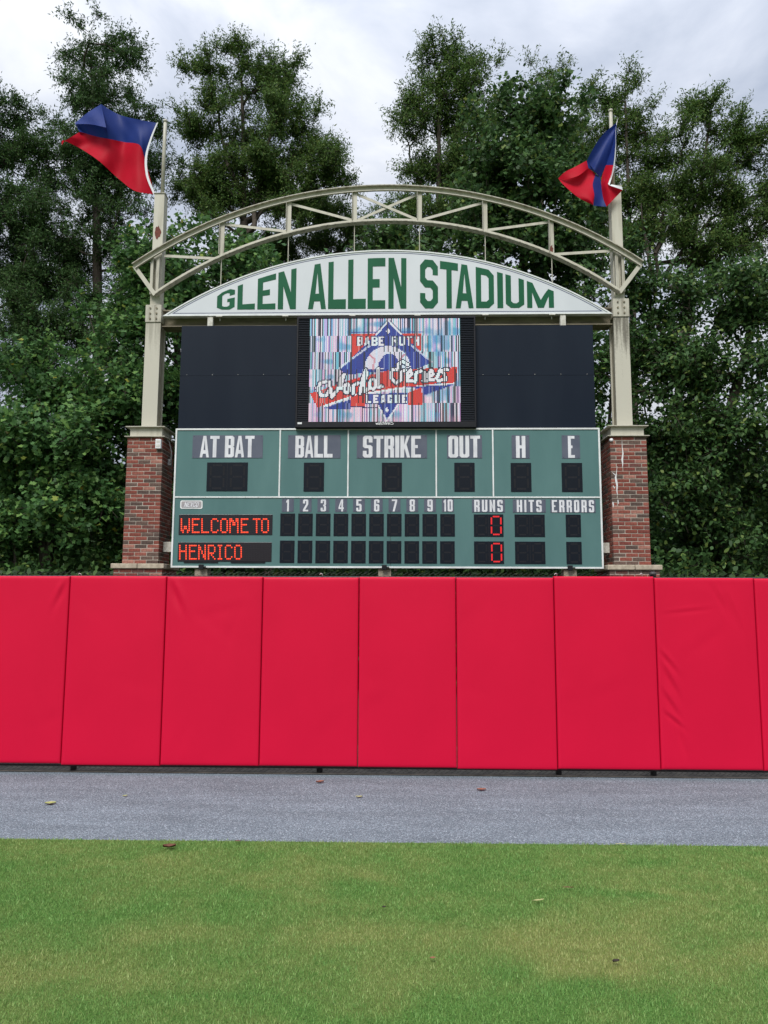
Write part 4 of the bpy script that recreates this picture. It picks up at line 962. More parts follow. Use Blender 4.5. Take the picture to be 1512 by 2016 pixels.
# banner
paint(inpoly([(60,730),(130,715),(430,610),(800,520),(1420,495),(1400,640),(1180,650),(880,690),(480,750),(130,865)]), RED)
paint(inline([(200,850),(480,752),(880,690),(1390,648)], 9), WHT)
paint(inpoly([(170,875),(440,790),(440,882)]), BLU); paint(inpoly([(900,680),(1390,655),(1110,755),(1090,690)]), BLU)
paint(inpoly([(440,760),(570,740),(570,850),(440,850)]), RED); paint(inpoly([(960,730),(1090,680),(1095,840),(960,845)]), RED)
paint(inpoly([(570,740),(960,730),(960,830),(570,830)]), (70,80,160)); paint(inpoly([(680,825),(870,825),(775,980)]), BLU)
paint(inline([(680,830),(770,985),(880,830)], 6), WHT); paint(inline([(440,860),(680,865)], 5), NAV); paint(inpoly([(770,865),(790,890),(770,915),(750,890)]), WHT)
paint(inpoly([(780,130),(800,155),(780,180),(760,155)]), WHT)
def words(txt, x0, x1, y0, y1, c_, oc):
    for lp in text_loops(txt, x0, x1, -y1, -y0, gap=.32, space=.7, sx=.36, sy=.2, cx=.16, cy=.12):
        mk = np.zeros(GX.shape, bool)
        for l in lp: mk ^= inpoly([(p[0], -p[1]) for p in l])
        for l in lp: paint(inline([(p[0], -p[1]) for p in l], 6, True) & ~mk, oc, .7)
        paint(mk, c_)
words('BABE RUTH', 490, 1070, 205, 290, WHT, NAV); words('LEAGUE', 580, 955, 748, 825, WHT, NAV)
def ell(cx_, cy_, a, b_, t0=0, t1=6.3, n=16): return [(cx_+a*math.cos(t), cy_+b_*math.sin(t)) for t in np.linspace(t0, t1, n)]
script = [[(205,625),(150,640),(135,700),(165,755),(215,750),(245,690),(240,625)], [(240,640),(262,770),(320,690),(340,600),(372,560),(350,640),(345,690)],
          ell(400,690,26,40), [(455,740),(462,660),(505,640)], [(520,735),(545,600),(575,520),(585,560),(550,660),(560,720),(600,690)],
          ell(640,650,30,44), [(690,510),(686,600),(690,680),(725,670)],
          [(960,470),(915,440),(870,470),(880,520)], [(880,520),(815,520),(805,590),(850,640),(905,610),(900,540),(940,520)],
          [(960,590),(1000,560),(985,520),(955,560),(960,625),(1010,625)], [(1030,630),(1040,545),(1085,530)], [(1110,540),(1105,625),(1140,620)],
          [(1150,590),(1195,560),(1180,520),(1150,560),(1155,615),(1200,610)], [(1330,515),(1270,525),(1300,565),(1310,610),(1240,620)], [(1225,600),(1260,520)]]
for P in script: paint(inline(P, 24), (20, 24, 60), .9)
for P in script: paint(inline(P, 14), WHT)
# glitch: dark columns through everything, rows of torn stripes
logo = (GY > 40)
for b0, b1 in zip(bands[:-1], bands[1:]):
    dk = r.random(NX) < .16; img[b0:b1, dk] *= .42
    lt = r.random(NX) < .10; img[b0:b1, lt] = img[b0:b1, lt]*.55+.42
    tint = np.where(r.random(NX) < .3, 1, 0)[None, :, None]*np.array([-.06, .05, .07]); img[b0:b1] = np.clip(img[b0:b1]+tint*.8, 0, 1)
img = np.clip(img, 0, 1); lin = np.where(img <= .04045, img/12.92, ((img+.055)/1.055)**2.4)
cw, chh = (lx1-lx0)/NX, (lz1-lz0)/NY
xi = lx0+cw*np.arange(NX); zi = lz1-chh*(np.arange(NY)+1)
XX, ZZ = np.meshgrid(xi, zi); g = .09
V = np.stack([np.stack([XX+cw*g, np.full_like(XX, YV+.004), ZZ+chh*g], -1), np.stack([XX+cw*(1-g), np.full_like(XX, YV+.004), ZZ+chh*g], -1),
              np.stack([XX+cw*(1-g), np.full_like(XX, YV+.004), ZZ+chh*(1-g)], -1), np.stack([XX+cw*g, np.full_like(XX, YV+.004), ZZ+chh*(1-g)], -1)], 2).reshape(-1, 3)
mt = bpy.data.materials.new('led_picture'); mt.use_nodes = True; t = mt.node_tree; b = t.nodes['Principled BSDF']
at = nd(t, 'ShaderNodeAttribute', attribute_name='led'); b.inputs['Base Color'].default_value = (.02, .02, .02, 1); b.inputs['Roughness'].default_value = .5
t.links.new(at.outputs['Color'], b.inputs['Emission Color']); b.inputs['Emission Strength'].default_value = .72
led = np_mesh('led_face', V-np.array([(lx0+lx1)/2, YV, lz0]), np.arange(NX*NY*4), np.full(NX*NY, 4), mt); led.location = ((lx0+lx1)/2, YV, lz0); put(led, scr)
ca = led.data.color_attributes.new('led', 'FLOAT_COLOR', 'POINT'); cc4 = np.ones((NY*NX, 4, 4), np.float32); cc4[..., :3] = lin.reshape(-1, 1, 3); ca.data.foreach_set('color', cc4.ravel())
led['label'] = 'lit picture of baseball emblem broken by coloured vertical stripes'
mb = MB(); mb.box(lx0, lx1, YV+.008, YV+.018, lz0, lz1); mb.build('lamp_board', 'black', scr)
# maker's name on the lower bezel, built as lower-case strokes
mb = MB()
def strokes(paths, x0, z0, h_, wd):
    for P in paths:
        for i in range(len(P)-1): mb.bar((x0+P[i][0]*h_, z0+P[i][1]*h_), (x0+P[i+1][0]*h_, z0+P[i+1][1]*h_), wd, YV-.0105-.00002*len(mb.v), YV-.0085)
lc = {'w': ([[(0,.6),(.15,0),(.3,.5),(.45,0),(.6,.6)]], .7), 'a': ([[(.05,.58),(.38,.58),(.4,0),(.05,.02),(.03,.3),(.4,.32)]], .52), 't': ([[(.15,.85),(.15,.05),(.32,.02)], [(0,.58),(.3,.58)]], .4),
      'c': ([[(.4,.55),(.1,.58),(.03,.3),(.1,.02),(.4,.05)]], .5), 'h': ([[(.04,1),(.04,0)], [(.04,.5),(.3,.6),(.4,.45),(.4,0)]], .52), 'f': ([[(.35,1),(.18,.95),(.15,0)], [(0,.58),(.32,.58)]], .4),
      'i': ([[(.06,.6),(.06,0)], [(.06,.85),(.06,.95)]], .2), 'r': ([[(.04,.6),(.04,0)], [(.04,.45),(.3,.6)]], .36), 'e': ([[(.42,.05),(.1,.02),(.03,.3),(.1,.58),(.38,.58),(.42,.32),(.06,.3)]], .5)}
xw = U(740, 833, YV)[0]; zw = U(756, 836.2, YV)[2]; h_ = .058
for ch in 'watchfire':
    strokes(lc[ch][0], xw, zw, h_, .008); xw += lc[ch][1]*h_*1.02
strokes([[(.15+.55*math.cos(t)*1.1+.3, .35+.30*math.sin(t)-.12*math.cos(t)) for t in np.linspace(2.6, 8.3, 16)]], xw, zw, h_, .008)
mb.build('maker_lettering', 'white_plastic', scr)
mb = MB(); c_ = U(586.5, 833, YV); mb.box(c_[0]-.005, c_[0]+.07, YV-.0105, YV-.0085, c_[2]-.02, c_[2]+.012); mb.build('rating_label', 'white_plastic', scr)

# ================================================================== FLAGS
M['flag_blue'] = mat('blue_cloth', (.014, .036, .200), .55, (.018, .044, .235), 3, spec=.25)
M['flag_red'] = mat('red_cloth', (.50, .006, .022), .55, (.56, .008, .028), 3, spec=.12)
M['flag_white'] = mat('white_header', (.66, .67, .70), .7)
for k in ('flag_blue', 'flag_red'):
    t = M[k].node_tree; b = t.nodes['Principled BSDF']; o = t.nodes['Material Output']
    tr = nd(t, 'ShaderNodeBsdfTranslucent'); ms = nd(t, 'ShaderNodeMixShader'); ms.inputs[0].default_value = .30
    src = b.inputs['Base Color'].links[0].from_socket; t.links.new(src, tr.inputs[0]); t.links.new(b.outputs[0], ms.inputs[1]); t.links.new(tr.outputs[0], ms.inputs[2]); t.links.new(ms.outputs[0], o.inputs[0])
def spline(P, n):
    P = np.array(P, float); d = np.concatenate([[0], np.cumsum(np.hypot(*np.diff(P[:, :2], axis=0).T))]); d /= d[-1]
    tt = np.linspace(0, 1, n); m_ = np.gradient(P, d, axis=0); res = np.zeros((n, P.shape[1]))
    for k, t_ in enumerate(tt):
        i = min(np.searchsorted(d, t_, 'right')-1, len(d)-2); h__ = d[i+1]-d[i]; s_ = (t_-d[i])/h__
        res[k] = (2*s_**3-3*s_**2+1)*P[i]+(s_**3-2*s_**2+s_)*h__*m_[i]+(-2*s_**3+3*s_**2)*P[i+1]+(s_**3-s_**2)*h__*m_[i+1]
    return res
def patch(mb, c0, c1, n, m_, mi, Y, wave=None):
    """sheet between two edge curves given as (photo x, photo y, depth offset)"""
    a, b_ = spline(c0, n), spline(c1, n); o = len(mb.v)
    for i in range(n):
        for j in range(m_+1):
            t_ = j/m_; p = a[i]*(1-t_)+b_[i]*t_; dep = p[2]+(wave(i/(n-1), t_) if wave else 0)
            q_ = U(p[0], p[1], Y+dep); mb.v.append(tuple(q_))
    for i in range(n-1):
        for j in range(m_):
            k = o+i*(m_+1)+j; mb.f.append((k, k+1, k+m_+2, k+m_+1)); mb.mi.append(mi)
YFl = ycol
mb = MB()
top = [(309,242,0),(276,236,-.10),(231,224,.06),(199,205,-.14),(172,222,.10),(149,241,.0)]
mid = [(286,313,.0),(274,285,-.05),(246,280,.10),(222,275,-.06),(191,269,.08),(158,259,-.04)]
bot = [(304,383,.0),(264,375,-.10),(237,355,.05),(191,314,-.10),(161,294,.06),(128,277,-.02)]
wv = lambda u_, t_: .075*math.sin(6*u_+3.0*t_)*u_+.016*math.sin(13*u_-5*t_)+.004*math.sin(31*u_+7*t_)+(.16*max(0, u_-.72)*max(0, 1-t_*1.1)*math.sin(22*u_) if t_ < 1 else 0)
patch(mb, top[:4], [(286,313,.0),(274,285,-.05),(246,280,.10),(212,273,.0)], 44, 24, 0, YFl, lambda u_, t_: wv(u_*.7, t_)*(1-.5*u_))
patch(mb, [(199,205,-.14),(172,222,-.05),(149,241,.05)], [(209,251,-.34),(180,245,-.22),(147,244,.0)], 20, 10, 0, YFl, lambda u_, t_: .02*math.sin(9*u_+3*t_))
patch(mb, [(208.5,249,-.10),(180,243,-.08),(148,243,.04)], [(214,273.5,.0),(191,269,.06),(156,259,-.03)], 20, 8, 0, YFl, lambda u_, t_: .03*math.sin(8*u_+2*t_))
patch(mb, mid, bot, 60, 24, 1, YFl, lambda u_, t_: wv(u_, 1+t_))
hd0 = [(311.5,240,-.08),(300,270,-.08),(289.5,312,-.08),(292,345,-.08),(307,384,-.08)]; hd1 = [(308,242.5,-.08),(296,271,-.08),(285,313,-.08),(287.5,346,-.08),(302,383,-.08)]
patch(mb, hd0, hd1, 30, 2, 2, YFl)
# torn fly end
patch(mb, [(132,276,0),(126,279,.02),(122,286,.03)], [(130,279,0),(124,276,.02),(121,279,.03)], 8, 3, 1, YFl)
fo = mb.build('flag', ['flag_blue', 'flag_red', 'flag_white'], None, smooth=True, origin=(xL, ycol, zpL-.5))
tag(fo, 'blue over red flag spread out by the wind, its fly end torn', 'flag', 'flags on the columns')
mb = MB(); YR = ycol-.16
patch(mb, [(1215,240,.05),(1186,266,-.08),(1162,303,-.02),(1155,317,.05)], [(1213,246,.04),(1206,285,.06),(1193,325,.10),(1182,350,.12)], 30, 14, 0, YR, lambda u_, t_: .05*math.sin(4*t_+2*u_)*math.sin(3.1*t_)-.03*math.exp(-((t_-.55)/.12)**2)*u_)
patch(mb, [(1213,246,.04),(1206,285,.06),(1193,325,.10)], [(1214,246,.0),(1212.5,288,-.03),(1208.5,325,-.06)], 20, 6, 0, YR)
patch(mb, [(1193,325,.10),(1184.5,350,.12),(1184,372,.10),(1188,392,.04),(1194,407,.0)], [(1208.5,325,-.06),(1204,345,-.10),(1199.8,364,-.12),(1213,368,-.14),(1226,374,-.10)], 30, 14, 1, YR, lambda u_, t_: .04*math.sin(6*t_+3*u_)*u_)
patch(mb, [(1182,350,.12),(1184.5,370,.12),(1188,392,.05),(1194,407,.0)], [(1172,343,.10),(1167,362,.0),(1170,385,-.05),(1168,405,-.02)], 24, 10, 0, YR, lambda u_, t_: .05*math.sin(3.14*t_)*u_)
patch(mb, [(1155,316,.05),(1133,328,.0),(1109,341,-.06),(1099,351,.0)], [(1158,331,.06),(1140,345,-.10),(1118,352,-.06),(1100,353,.0)], 24, 8, 1, YR)
patch(mb, [(1158,331,.06),(1172,343,.10),(1167,362,.0),(1170,385,-.05),(1168,403,-.02)], [(1100,352,.0),(1104,358,-.02),(1116,370,-.06),(1142,391,-.06),(1168,404,-.02)], 30, 18, 1, YR, lambda u_, t_: .06*math.sin(3.14*t_)*math.sin(4*u_+1))
patch(mb, [(1158,330,.07),(1170,338,.11),(1182,350,.125)], [(1155,317,.055),(1168,332,.12),(1183,351,.13)], 12, 4, 0, YR)
patch(mb, [(1217,231,.06),(1214,246,.04),(1213,288,-.02),(1208.5,335,-.06),(1200,365,-.12)], [(1214,240,.05),(1212.4,250,.03),(1211.5,288,-.03),(1203,345,-.09),(1197,362,-.10)], 24, 3, 2, YR)
patch(mb, [(1200,365,-.12),(1212,369,-.14),(1226,374,-.10)], [(1204,363,-.11),(1214,365,-.13),(1224,367,-.10)], 8, 2, 2, YR)
fo = mb.build('flag', ['flag_blue', 'flag_red', 'flag_white'], None, smooth=True, origin=(xR, ycol, zpR-.5))
tag(fo, 'blue and red flag folded on itself and crumpled against its pole', 'flag', 'flags on the columns')

# ================================================================== TREES
leaf_oak = island_mat('oak_leaf', [(0, (0.038, 0.081, 0.020)), (.45, (0.065, 0.131, 0.032)), (.8, (0.102, 0.186, 0.043)), (1, (0.167, 0.217, 0.065))], .55, .15, .30)
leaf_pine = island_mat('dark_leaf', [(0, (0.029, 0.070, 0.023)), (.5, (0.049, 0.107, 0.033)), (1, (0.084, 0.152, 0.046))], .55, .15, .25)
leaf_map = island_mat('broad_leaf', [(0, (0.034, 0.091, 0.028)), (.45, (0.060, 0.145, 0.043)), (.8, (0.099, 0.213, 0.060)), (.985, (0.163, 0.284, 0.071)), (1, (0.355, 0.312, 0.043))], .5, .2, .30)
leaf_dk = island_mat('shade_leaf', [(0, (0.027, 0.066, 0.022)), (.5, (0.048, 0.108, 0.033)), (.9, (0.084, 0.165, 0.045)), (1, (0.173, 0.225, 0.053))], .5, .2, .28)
SHAPE = {'narrow': np.array([(0, 0), (.5, .42), (0, 1), (-.5, .42)]), 'lobed': np.array([(0, 0), (.48, .16), (.26, .44), (.50, .80), (0, .95), (-.50, .80), (-.26, .44), (-.48, .16)]),
         'oval': np.array([(0, 0), (.42, .3), (.36, .68), (0, 1), (-.36, .68), (-.42, .3)])}
def unit(v): return v/(np.linalg.norm(v, axis=-1, keepdims=True)+1e-9)
def leaves_mesh(name, P, D, N, L, W_, shape, material, parent, r):
    sh = SHAPE[shape]; k = len(sh); n = len(P)
    D = unit(D); Sd = unit(np.cross(D, N)); Nn = np.cross(Sd, D)
    fold = np.abs(sh[:, 0])[None]*W_[:, None]*(.25+.25*r.random(n))[:, None]; droop = -(sh[:, 1]**2)[None]*L[:, None]*.18
    V = P[:, None]+Sd[:, None]*(sh[:, 0][None]*W_[:, None])[..., None]+D[:, None]*(sh[:, 1][None]*L[:, None])[..., None]+Nn[:, None]*(fold+droop)[..., None]
    idx = (np.arange(n*k)).astype(np.int32)
    return np_mesh(name, V.reshape(-1, 3), idx, np.full(n, k), material, parent)
def segs_mesh(name, A, B, ra, rb, sides, material, parent):
    n = len(A); d = unit(B-A); ref = np.where(np.abs(d[:, 2:3]) < .9, np.array([[0, 0, 1.]]), np.array([[1., 0, 0]])); a = unit(np.cross(d, ref)); b_ = np.cross(d, a)
    V = np.zeros((n, 2*sides, 3))
    for k in range(sides):
        t_ = 2*np.pi*k/sides; off = np.cos(t_)*a+np.sin(t_)*b_; V[:, k] = A+off*ra[:, None]; V[:, sides+k] = B+off*rb[:, None]
    f = np.array([[k, (k+1) % sides, sides+(k+1) % sides, sides+k] for k in range(sides)])[None]+np.arange(n)[:, None, None]*2*sides
    return np_mesh(name, V.reshape(-1, 3), f.ravel(), np.full(n*sides, 4), material, parent, smooth=True)

def tree(name, label, base_px, Y, blobs, n_cl, leaf, cat='tree', twigs=7, per=20, seed=1, tlen=.65, lsize=(.11, .034), shape='narrow', spread=.06,
         trunk_top=None, r_tip=.010, depth=.8, group='trees behind the scoreboard', tilt=.55, lean=0, fill=.45, hang=.0, rmax=.26, clump=.55, limbs=()):
    """crown lobes: (photo x, photo y, radius x, radius y, depth offset) at distance Y"""
    r = np.random.default_rng(seed); s = Y/F
    C, Rr = [], []
    for bx_, by_, rx, ry, dd in blobs:
        C.append(U(bx_, by_, Y+dd)); ss = (Y+dd)/F*1.02; Rr.append((rx*ss, max(rx, ry*.6)*ss*depth, ry*ss))
    C, Rr = np.array(C), np.array(Rr); wt = (Rr[:, 0]*Rr[:, 2])**1.0*np.sqrt(Rr[:, 1]); wt /= wt.sum()
    # leaf clumps gather in sub-clumps, leaving gaps between them
    SC, SD, SW = [], [], []
    for q_ in range(len(C)):
        ns = max(5, int(1.5*Rr[q_, 0]*Rr[q_, 2]/clump**2)); dd_ = unit(r.standard_normal((ns, 3))); rr_ = r.random(ns)**fill
        jg = 1+.12*np.sin(dd_[:, 0]*7+q_)*np.cos(dd_[:, 2]*6+q_*2)
        SC.append(C[q_]+dd_*Rr[q_]*(rr_*jg)[:, None]*.9); SD.append(dd_); SW.append(np.full(ns, wt[q_]/ns)*(.5+r.random(ns)))
    SC, SD, SW = np.concatenate(SC), np.concatenate(SD), np.concatenate(SW); SW /= SW.sum()
    k = r.choice(len(SC), n_cl*2, p=SW)
    off = r.standard_normal((n_cl*2, 3))*clump*np.array([.62, .62, .40])
    P = SC[k]+off; outd = unit(SD[k]+.5*unit(off)+np.array([0, 0, .15]))
    ok = P[:, 2] > .25; P, outd = P[ok][:n_cl], outd[ok][:n_cl]; n_cl_ = len(P)
    bx = U(base_px, 1130, Y)[0]; zt = trunk_top if trunk_top else float(C[:, 2].max())
    ztop = min(zt, float(P[:, 2].max())-.3); apex = C[np.argmax(C[:, 2]+Rr[:, 2])]
    nodes = []; parent = []
    nt_ = max(6, int(ztop/.6)); ph = r.random()*6
    for i in range(nt_+1):
        t_ = i/nt_; nodes.append((bx+(apex[0]-bx)*t_**1.6+.12*math.sin(ph+t_*5)*t_, Y+(apex[1]-Y)*t_**1.6+.12*math.cos(ph+t_*4)*t_, ztop*t_-.05)); parent.append(i-1)
    lim_r = [0.0]*len(nodes)
    for lb in limbs:
        pts_ = [U(a_, b__, Y+.3*r.standard_normal()) for a_, b__ in lb]; na_ = np.array(nodes[:nt_+1]); below = na_[:, 2] < pts_[0][2]+.1
        prev = int(np.argmin(np.where(below, np.linalg.norm(na_-pts_[0], axis=1), 1e9)))
        for q_ in range(len(pts_)):
            a_ = np.array(nodes[prev]); st_ = max(1, int(np.linalg.norm(pts_[q_]-a_)/.4)); p0 = prev
            for w_ in range(1, st_+1):
                nodes.append(tuple(a_+(pts_[q_]-a_)*w_/st_+(.03*r.standard_normal(3) if w_ < st_ else 0))); parent.append(prev); prev = len(nodes)-1
                lim_r.append(.085*(1-.75*(q_+w_/st_)/len(pts_)))
    nn0 = len(nodes)
    order = np.argsort(np.hypot(P[:, 0]-np.interp(P[:, 2], [q_[2] for q_ in nodes[:nt_+1]], [q_[0] for q_ in nodes[:nt_+1]]), P[:, 1]-Y)+.15*r.random(n_cl_)); P, outd = P[order], outd[order]
    NA = np.zeros((nn0+n_cl_*4, 3)); NA[:nn0] = nodes; cnt = nn0; ends = []
    zlow = P[:, 2].min()
    ok_attach = np.zeros(len(NA), bool); ok_attach[:nn0] = NA[:nn0, 2] > max(.6, zlow-1.8)
    if not ok_attach.any(): ok_attach[nt_//2:nt_+1] = True
    for c_ in P:
        dv = NA[:cnt]-c_; dist = np.sqrt((dv**2).sum(1)); hz = np.hypot(dv[:, 0], dv[:, 1])
        cost = dist+1.1*np.maximum(0, dv[:, 2]+.45*hz)+np.where(ok_attach[:cnt], 0, 50)
        j = int(np.argmin(cost)); a = NA[j]; L = dist[j]; m_ = 1 if L < .5 else 2 if L < 1.2 else 4; prev = j
        for q_ in range(1, m_+1):
            t_ = q_/m_; p = a+(c_-a)*t_; p[2] += (-.10*L*math.sin(math.pi*t_) if L > .5 else 0); p = p+(.05*L*r.standard_normal(3) if q_ < m_ else 0)
            if cnt >= len(NA): break
            NA[cnt] = p; ok_attach[cnt] = True; parent.append(prev); prev = cnt; cnt += 1
        ends.append(prev)
    NA = NA[:cnt]; par = np.array(parent); load = np.zeros(cnt); load[ends] += 1
    for i in range(cnt-1, 0, -1): load[par[i]] += load[i]
    rad_ = r_tip*np.maximum(load, .6)**.48
    rad_ = np.minimum(rad_, rmax); rad_[:nn0] = np.maximum(rad_[:nn0], lim_r)
    root = empty(name, (bx, Y, 0)); tag(root, label, cat, group)
    i = np.arange(1, cnt); A, B = NA[par[i]], NA[i]; ra = np.minimum(rad_[par[i]], rad_[i]*1.35); rb = rad_[i]
    flare = np.where(A[:, 2] < .7, 1.3, 1.0)
    big = rb > .03
    # twigs
    T = n_cl_*twigs; ci = np.repeat(np.arange(n_cl_), twigs); dirs = unit(outd[ci]*.55+.95*r.standard_normal((T, 3))+np.array([0, 0, .22-hang])); tl = tlen*(.55+.7*r.random(T))
    start = P[ci]-dirs*tl[:, None]*.18; end = start+dirs*tl[:, None]
    allA = np.concatenate([A, start]); allB = np.concatenate([B, end])
    tr_ = segs_mesh('trunk', np.concatenate([A[big]]), B[big], (ra*flare)[big], rb[big], 9, M['bark'], root)
    segs_mesh('branches', np.concatenate([A[~big], start]), np.concatenate([B[~big], end]), np.concatenate([ra[~big], np.full(T, .006)]), np.concatenate([rb[~big], np.full(T, .003)]), 3, M['bark'], root)
    n = T*per; ti = np.repeat(np.arange(T), per); t_ = r.random(n)*.95+.1
    pos = start[ti]+dirs[ti]*(tl[ti]*t_)[:, None]+spread*r.standard_normal((n, 3))
    D = unit(dirs[ti]*.7+.75*r.standard_normal((n, 3))+np.array([0, 0, -hang*2-.12])); N = unit(np.array([0, 0, .85])+.55*outd[ci][ti]+tilt*r.standard_normal((n, 3)))
    L = lsize[0]*(.6+.75*r.random(n)); W_ = lsize[1]*(.7+.6*r.random(n))
    leaves_mesh('crown', pos, D, N, L, W_, shape, leaf, root, r)
    return root

OAK = dict(leaf=leaf_oak, twigs=8, per=26, lsize=(.125, .042), spread=.07, tlen=.75)
# tall trees at the back
tree('oak_tree', 'tall narrow dark tree rising behind the spread flag, tuft on top', 195, 27, [(195,95,75,70,0),(250,110,38,48,0),(170,60,45,36,0),(190,215,110,75,0),(85,235,45,45,0),(275,235,45,50,0),(150,330,120,90,0),(240,330,90,95,0),(190,450,120,110,0),(120,520,110,110,1)],
     430, seed=11, **{**OAK, 'leaf': leaf_pine})
tree('oak_tree', 'broad dark tree with feathery outline at end of the tree line', -30, 26, [(-20,230,70,95,0),(10,330,75,100,0),(-10,470,100,120,0),(60,560,100,95,0),(20,420,80,90,-1)],
     300, seed=12, **{**OAK, 'leaf': leaf_pine})
tree('oak_tree', 'big airy oak with rounded crown rising behind the G and L letters', 470, 28, [(475,150,78,46,0),(405,155,46,50,0),(555,155,54,50,0),(430,240,78,80,0),(550,255,84,80,0),(640,315,68,66,0),(500,340,120,80,0),(410,390,75,95,0),(600,390,90,60,0),(670,355,42,30,0)],
     520, seed=53, fill=.50, clump=.46, limbs=[[(500,450),(505,380),(525,290),(540,200)],[(505,430),(450,330),(430,240)],[(510,420),(590,380),(690,345)],[(500,440),(570,330),(600,240)],[(470,420),(400,380)]], **OAK)
tree('oak_tree', 'tall upright oak beside the sky gap, behind truss middle', 850, 27, [(870,130,66,56,0),(930,160,52,62,0),(850,220,72,80,0),(940,260,70,90,0),(800,240,46,52,0),(860,330,90,80,0),(795,395,46,50,0),(920,400,90,80,0),(820,450,80,50,0)],
     350, seed=14, fill=.50, clump=.44, limbs=[[(865,420),(870,330),(855,240),(860,160)],[(870,400),(915,310),(930,210)],[(860,420),(815,340),(800,270)]], **OAK)
tree('oak_tree', 'slim far oak whose tuft peeps over the broadleaf tree', 1065, 32, [(1065,150,30,40,0),(1090,205,46,40,0),(1040,240,46,50,0),(1110,300,70,70,0)],
     130, seed=15, **OAK)
tree('oak_tree', 'oak with dark fork rising right behind the crumpled flag', 1255, 26, [(1185,195,44,44,0),(1235,172,36,32,0),(1270,235,50,48,0),(1200,290,66,75,0),(1280,330,66,80,0),(1230,420,80,90,0),(1190,400,50,80,0)],
     190, seed=16, fill=.50, clump=.42, limbs=[[(1243,520),(1225,430),(1205,330),(1195,240)],[(1260,520),(1268,420),(1275,330),(1270,260)]], **OAK)
tree('oak_tree', 'spreading oak with visible limbs beyond the crumpled flag', 1320, 25, [(1395,215,50,48,0),(1345,265,52,55,0),(1430,285,66,62,0),(1490,330,62,64,0),(1360,370,70,66,0),(1450,410,90,76,0),(1400,490,90,60,0),(1520,440,60,90,0),(1310,450,50,60,0)],
     260, seed=17, fill=.50, clump=.42, limbs=[[(1300,560),(1290,500),(1330,430),(1385,380),(1450,350)],[(1290,520),(1300,440),(1320,360),(1345,290)],[(1310,540),(1360,470),(1420,420),(1490,390)],[(1285,540),(1270,460),(1262,400)]], **OAK)
MAP = dict(leaf=leaf_map, twigs=7, per=13, lsize=(.125, .125), shape='lobed', spread=.10, tlen=.70, depth=.85)
tree('maple_tree', 'dense leafy broadleaf tree rising behind the letters STADIUM', 1010, 21, [(1040,215,85,55,0),(975,260,55,60,0),(1100,260,60,60,0),(1020,330,125,85,0),(1130,350,66,80,0),(950,400,66,70,0),(1060,450,140,85,0),(1150,500,80,80,0),(930,500,70,60,0),(1000,560,150,60,0)],
     330, seed=21, **{**MAP, 'leaf': leaf_dk, 'per': 12, 'tilt': .7})
tree('maple_tree', 'young light green broadleaf tree beside the rust patched column', 350, 17.5, [(340,470,44,52,0),(320,560,70,60,0),(400,545,50,50,0),(270,610,60,60,0),(350,640,90,70,0),(300,740,75,90,0),(360,760,70,100,0),(320,880,90,100,0),(320,1010,90,110,0)],
     200, seed=22, **{**MAP, 'lsize': (.105, .105), 'per': 17})
tree('maple_tree', 'leafy bright green broadleaf tree beside brick pillar with white box', 110, 16.2, [(160,745,105,75,0),(55,745,70,75,0),(230,800,60,80,0),(100,850,110,85,-.4),(200,910,70,80,-.4),(30,910,80,90,0),(120,990,110,85,-.5),(205,1030,60,80,-.3),(60,1070,100,80,-.4)],
     270, seed=23, **{**MAP, 'lsize': (.105, .105), 'tlen': .6, 'per': 17})
tree('maple_tree', 'broadleaf tree filling gap beneath truss behind GLEN letters', 530, 19, [(540,520,50,36,0),(480,560,80,60,0),(600,560,90,60,0),(540,640,160,80,0),(560,780,170,110,0)],
     150, seed=24, **MAP)
tree('oak_tree', 'far oak filling the gap beneath the truss centre', 680, 31, [(610,450,70,50,0),(690,470,60,40,0),(560,500,80,50,0),(760,470,60,50,0),(640,400,40,30,0),(790,520,90,50,0)],
     230, seed=18, fill=.42, **OAK)
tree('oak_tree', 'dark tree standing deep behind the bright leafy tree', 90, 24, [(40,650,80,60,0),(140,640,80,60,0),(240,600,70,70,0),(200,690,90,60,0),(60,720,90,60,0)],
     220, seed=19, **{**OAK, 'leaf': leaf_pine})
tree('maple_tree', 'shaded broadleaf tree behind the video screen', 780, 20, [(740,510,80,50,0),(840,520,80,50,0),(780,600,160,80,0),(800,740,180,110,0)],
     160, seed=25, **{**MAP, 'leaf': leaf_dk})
tree('maple_tree', 'dark glossy broadleaf tree beside the drip streaked pillar', 1340, 17.0, [(1230,600,60,80,0),(1320,590,80,80,0),(1420,600,90,85,0),(1500,590,60,90,0),(1250,740,66,90,0),(1340,730,90,90,-.4),(1450,740,90,90,-.3),(1290,860,80,90,-.4),(1400,880,100,90,-.6),(1490,880,70,100,-.4),(1330,1000,100,90,-.5),(1450,1020,100,100,-.5)],
     360, seed=26, **{**MAP, 'leaf': leaf_dk, 'shape': 'oval', 'lsize': (.11, .075), 'per': 18, 'tlen': .6})
tree('maple_tree', 'leafy sapling between drip streaked pillar and black panel', 1190, 18.2, [(1200,690,44,60,0),(1180,790,40,70,0),(1215,900,50,90,0),(1180,1020,70,100,0)],
     90, seed=27, **{**MAP, 'lsize': (.105, .105), 'per': 16})
tree('oak_tree', 'oak closing the tree line beyond the dark glossy tree', 1680, 25, [(1640,300,90,80,0),(1700,420,130,110,0),(1660,560,130,110,0),(1700,740,140,130,0)],
     200, seed=41, **OAK)
tree('oak_tree', 'dark oak closing the far end of the tree line past the spread flag', -170, 25, [(-140,330,90,90,0),(-190,460,130,110,0),(-150,620,130,110,0),(-180,780,140,120,0)],
     200, seed=42, **{**OAK, 'leaf': leaf_pine})
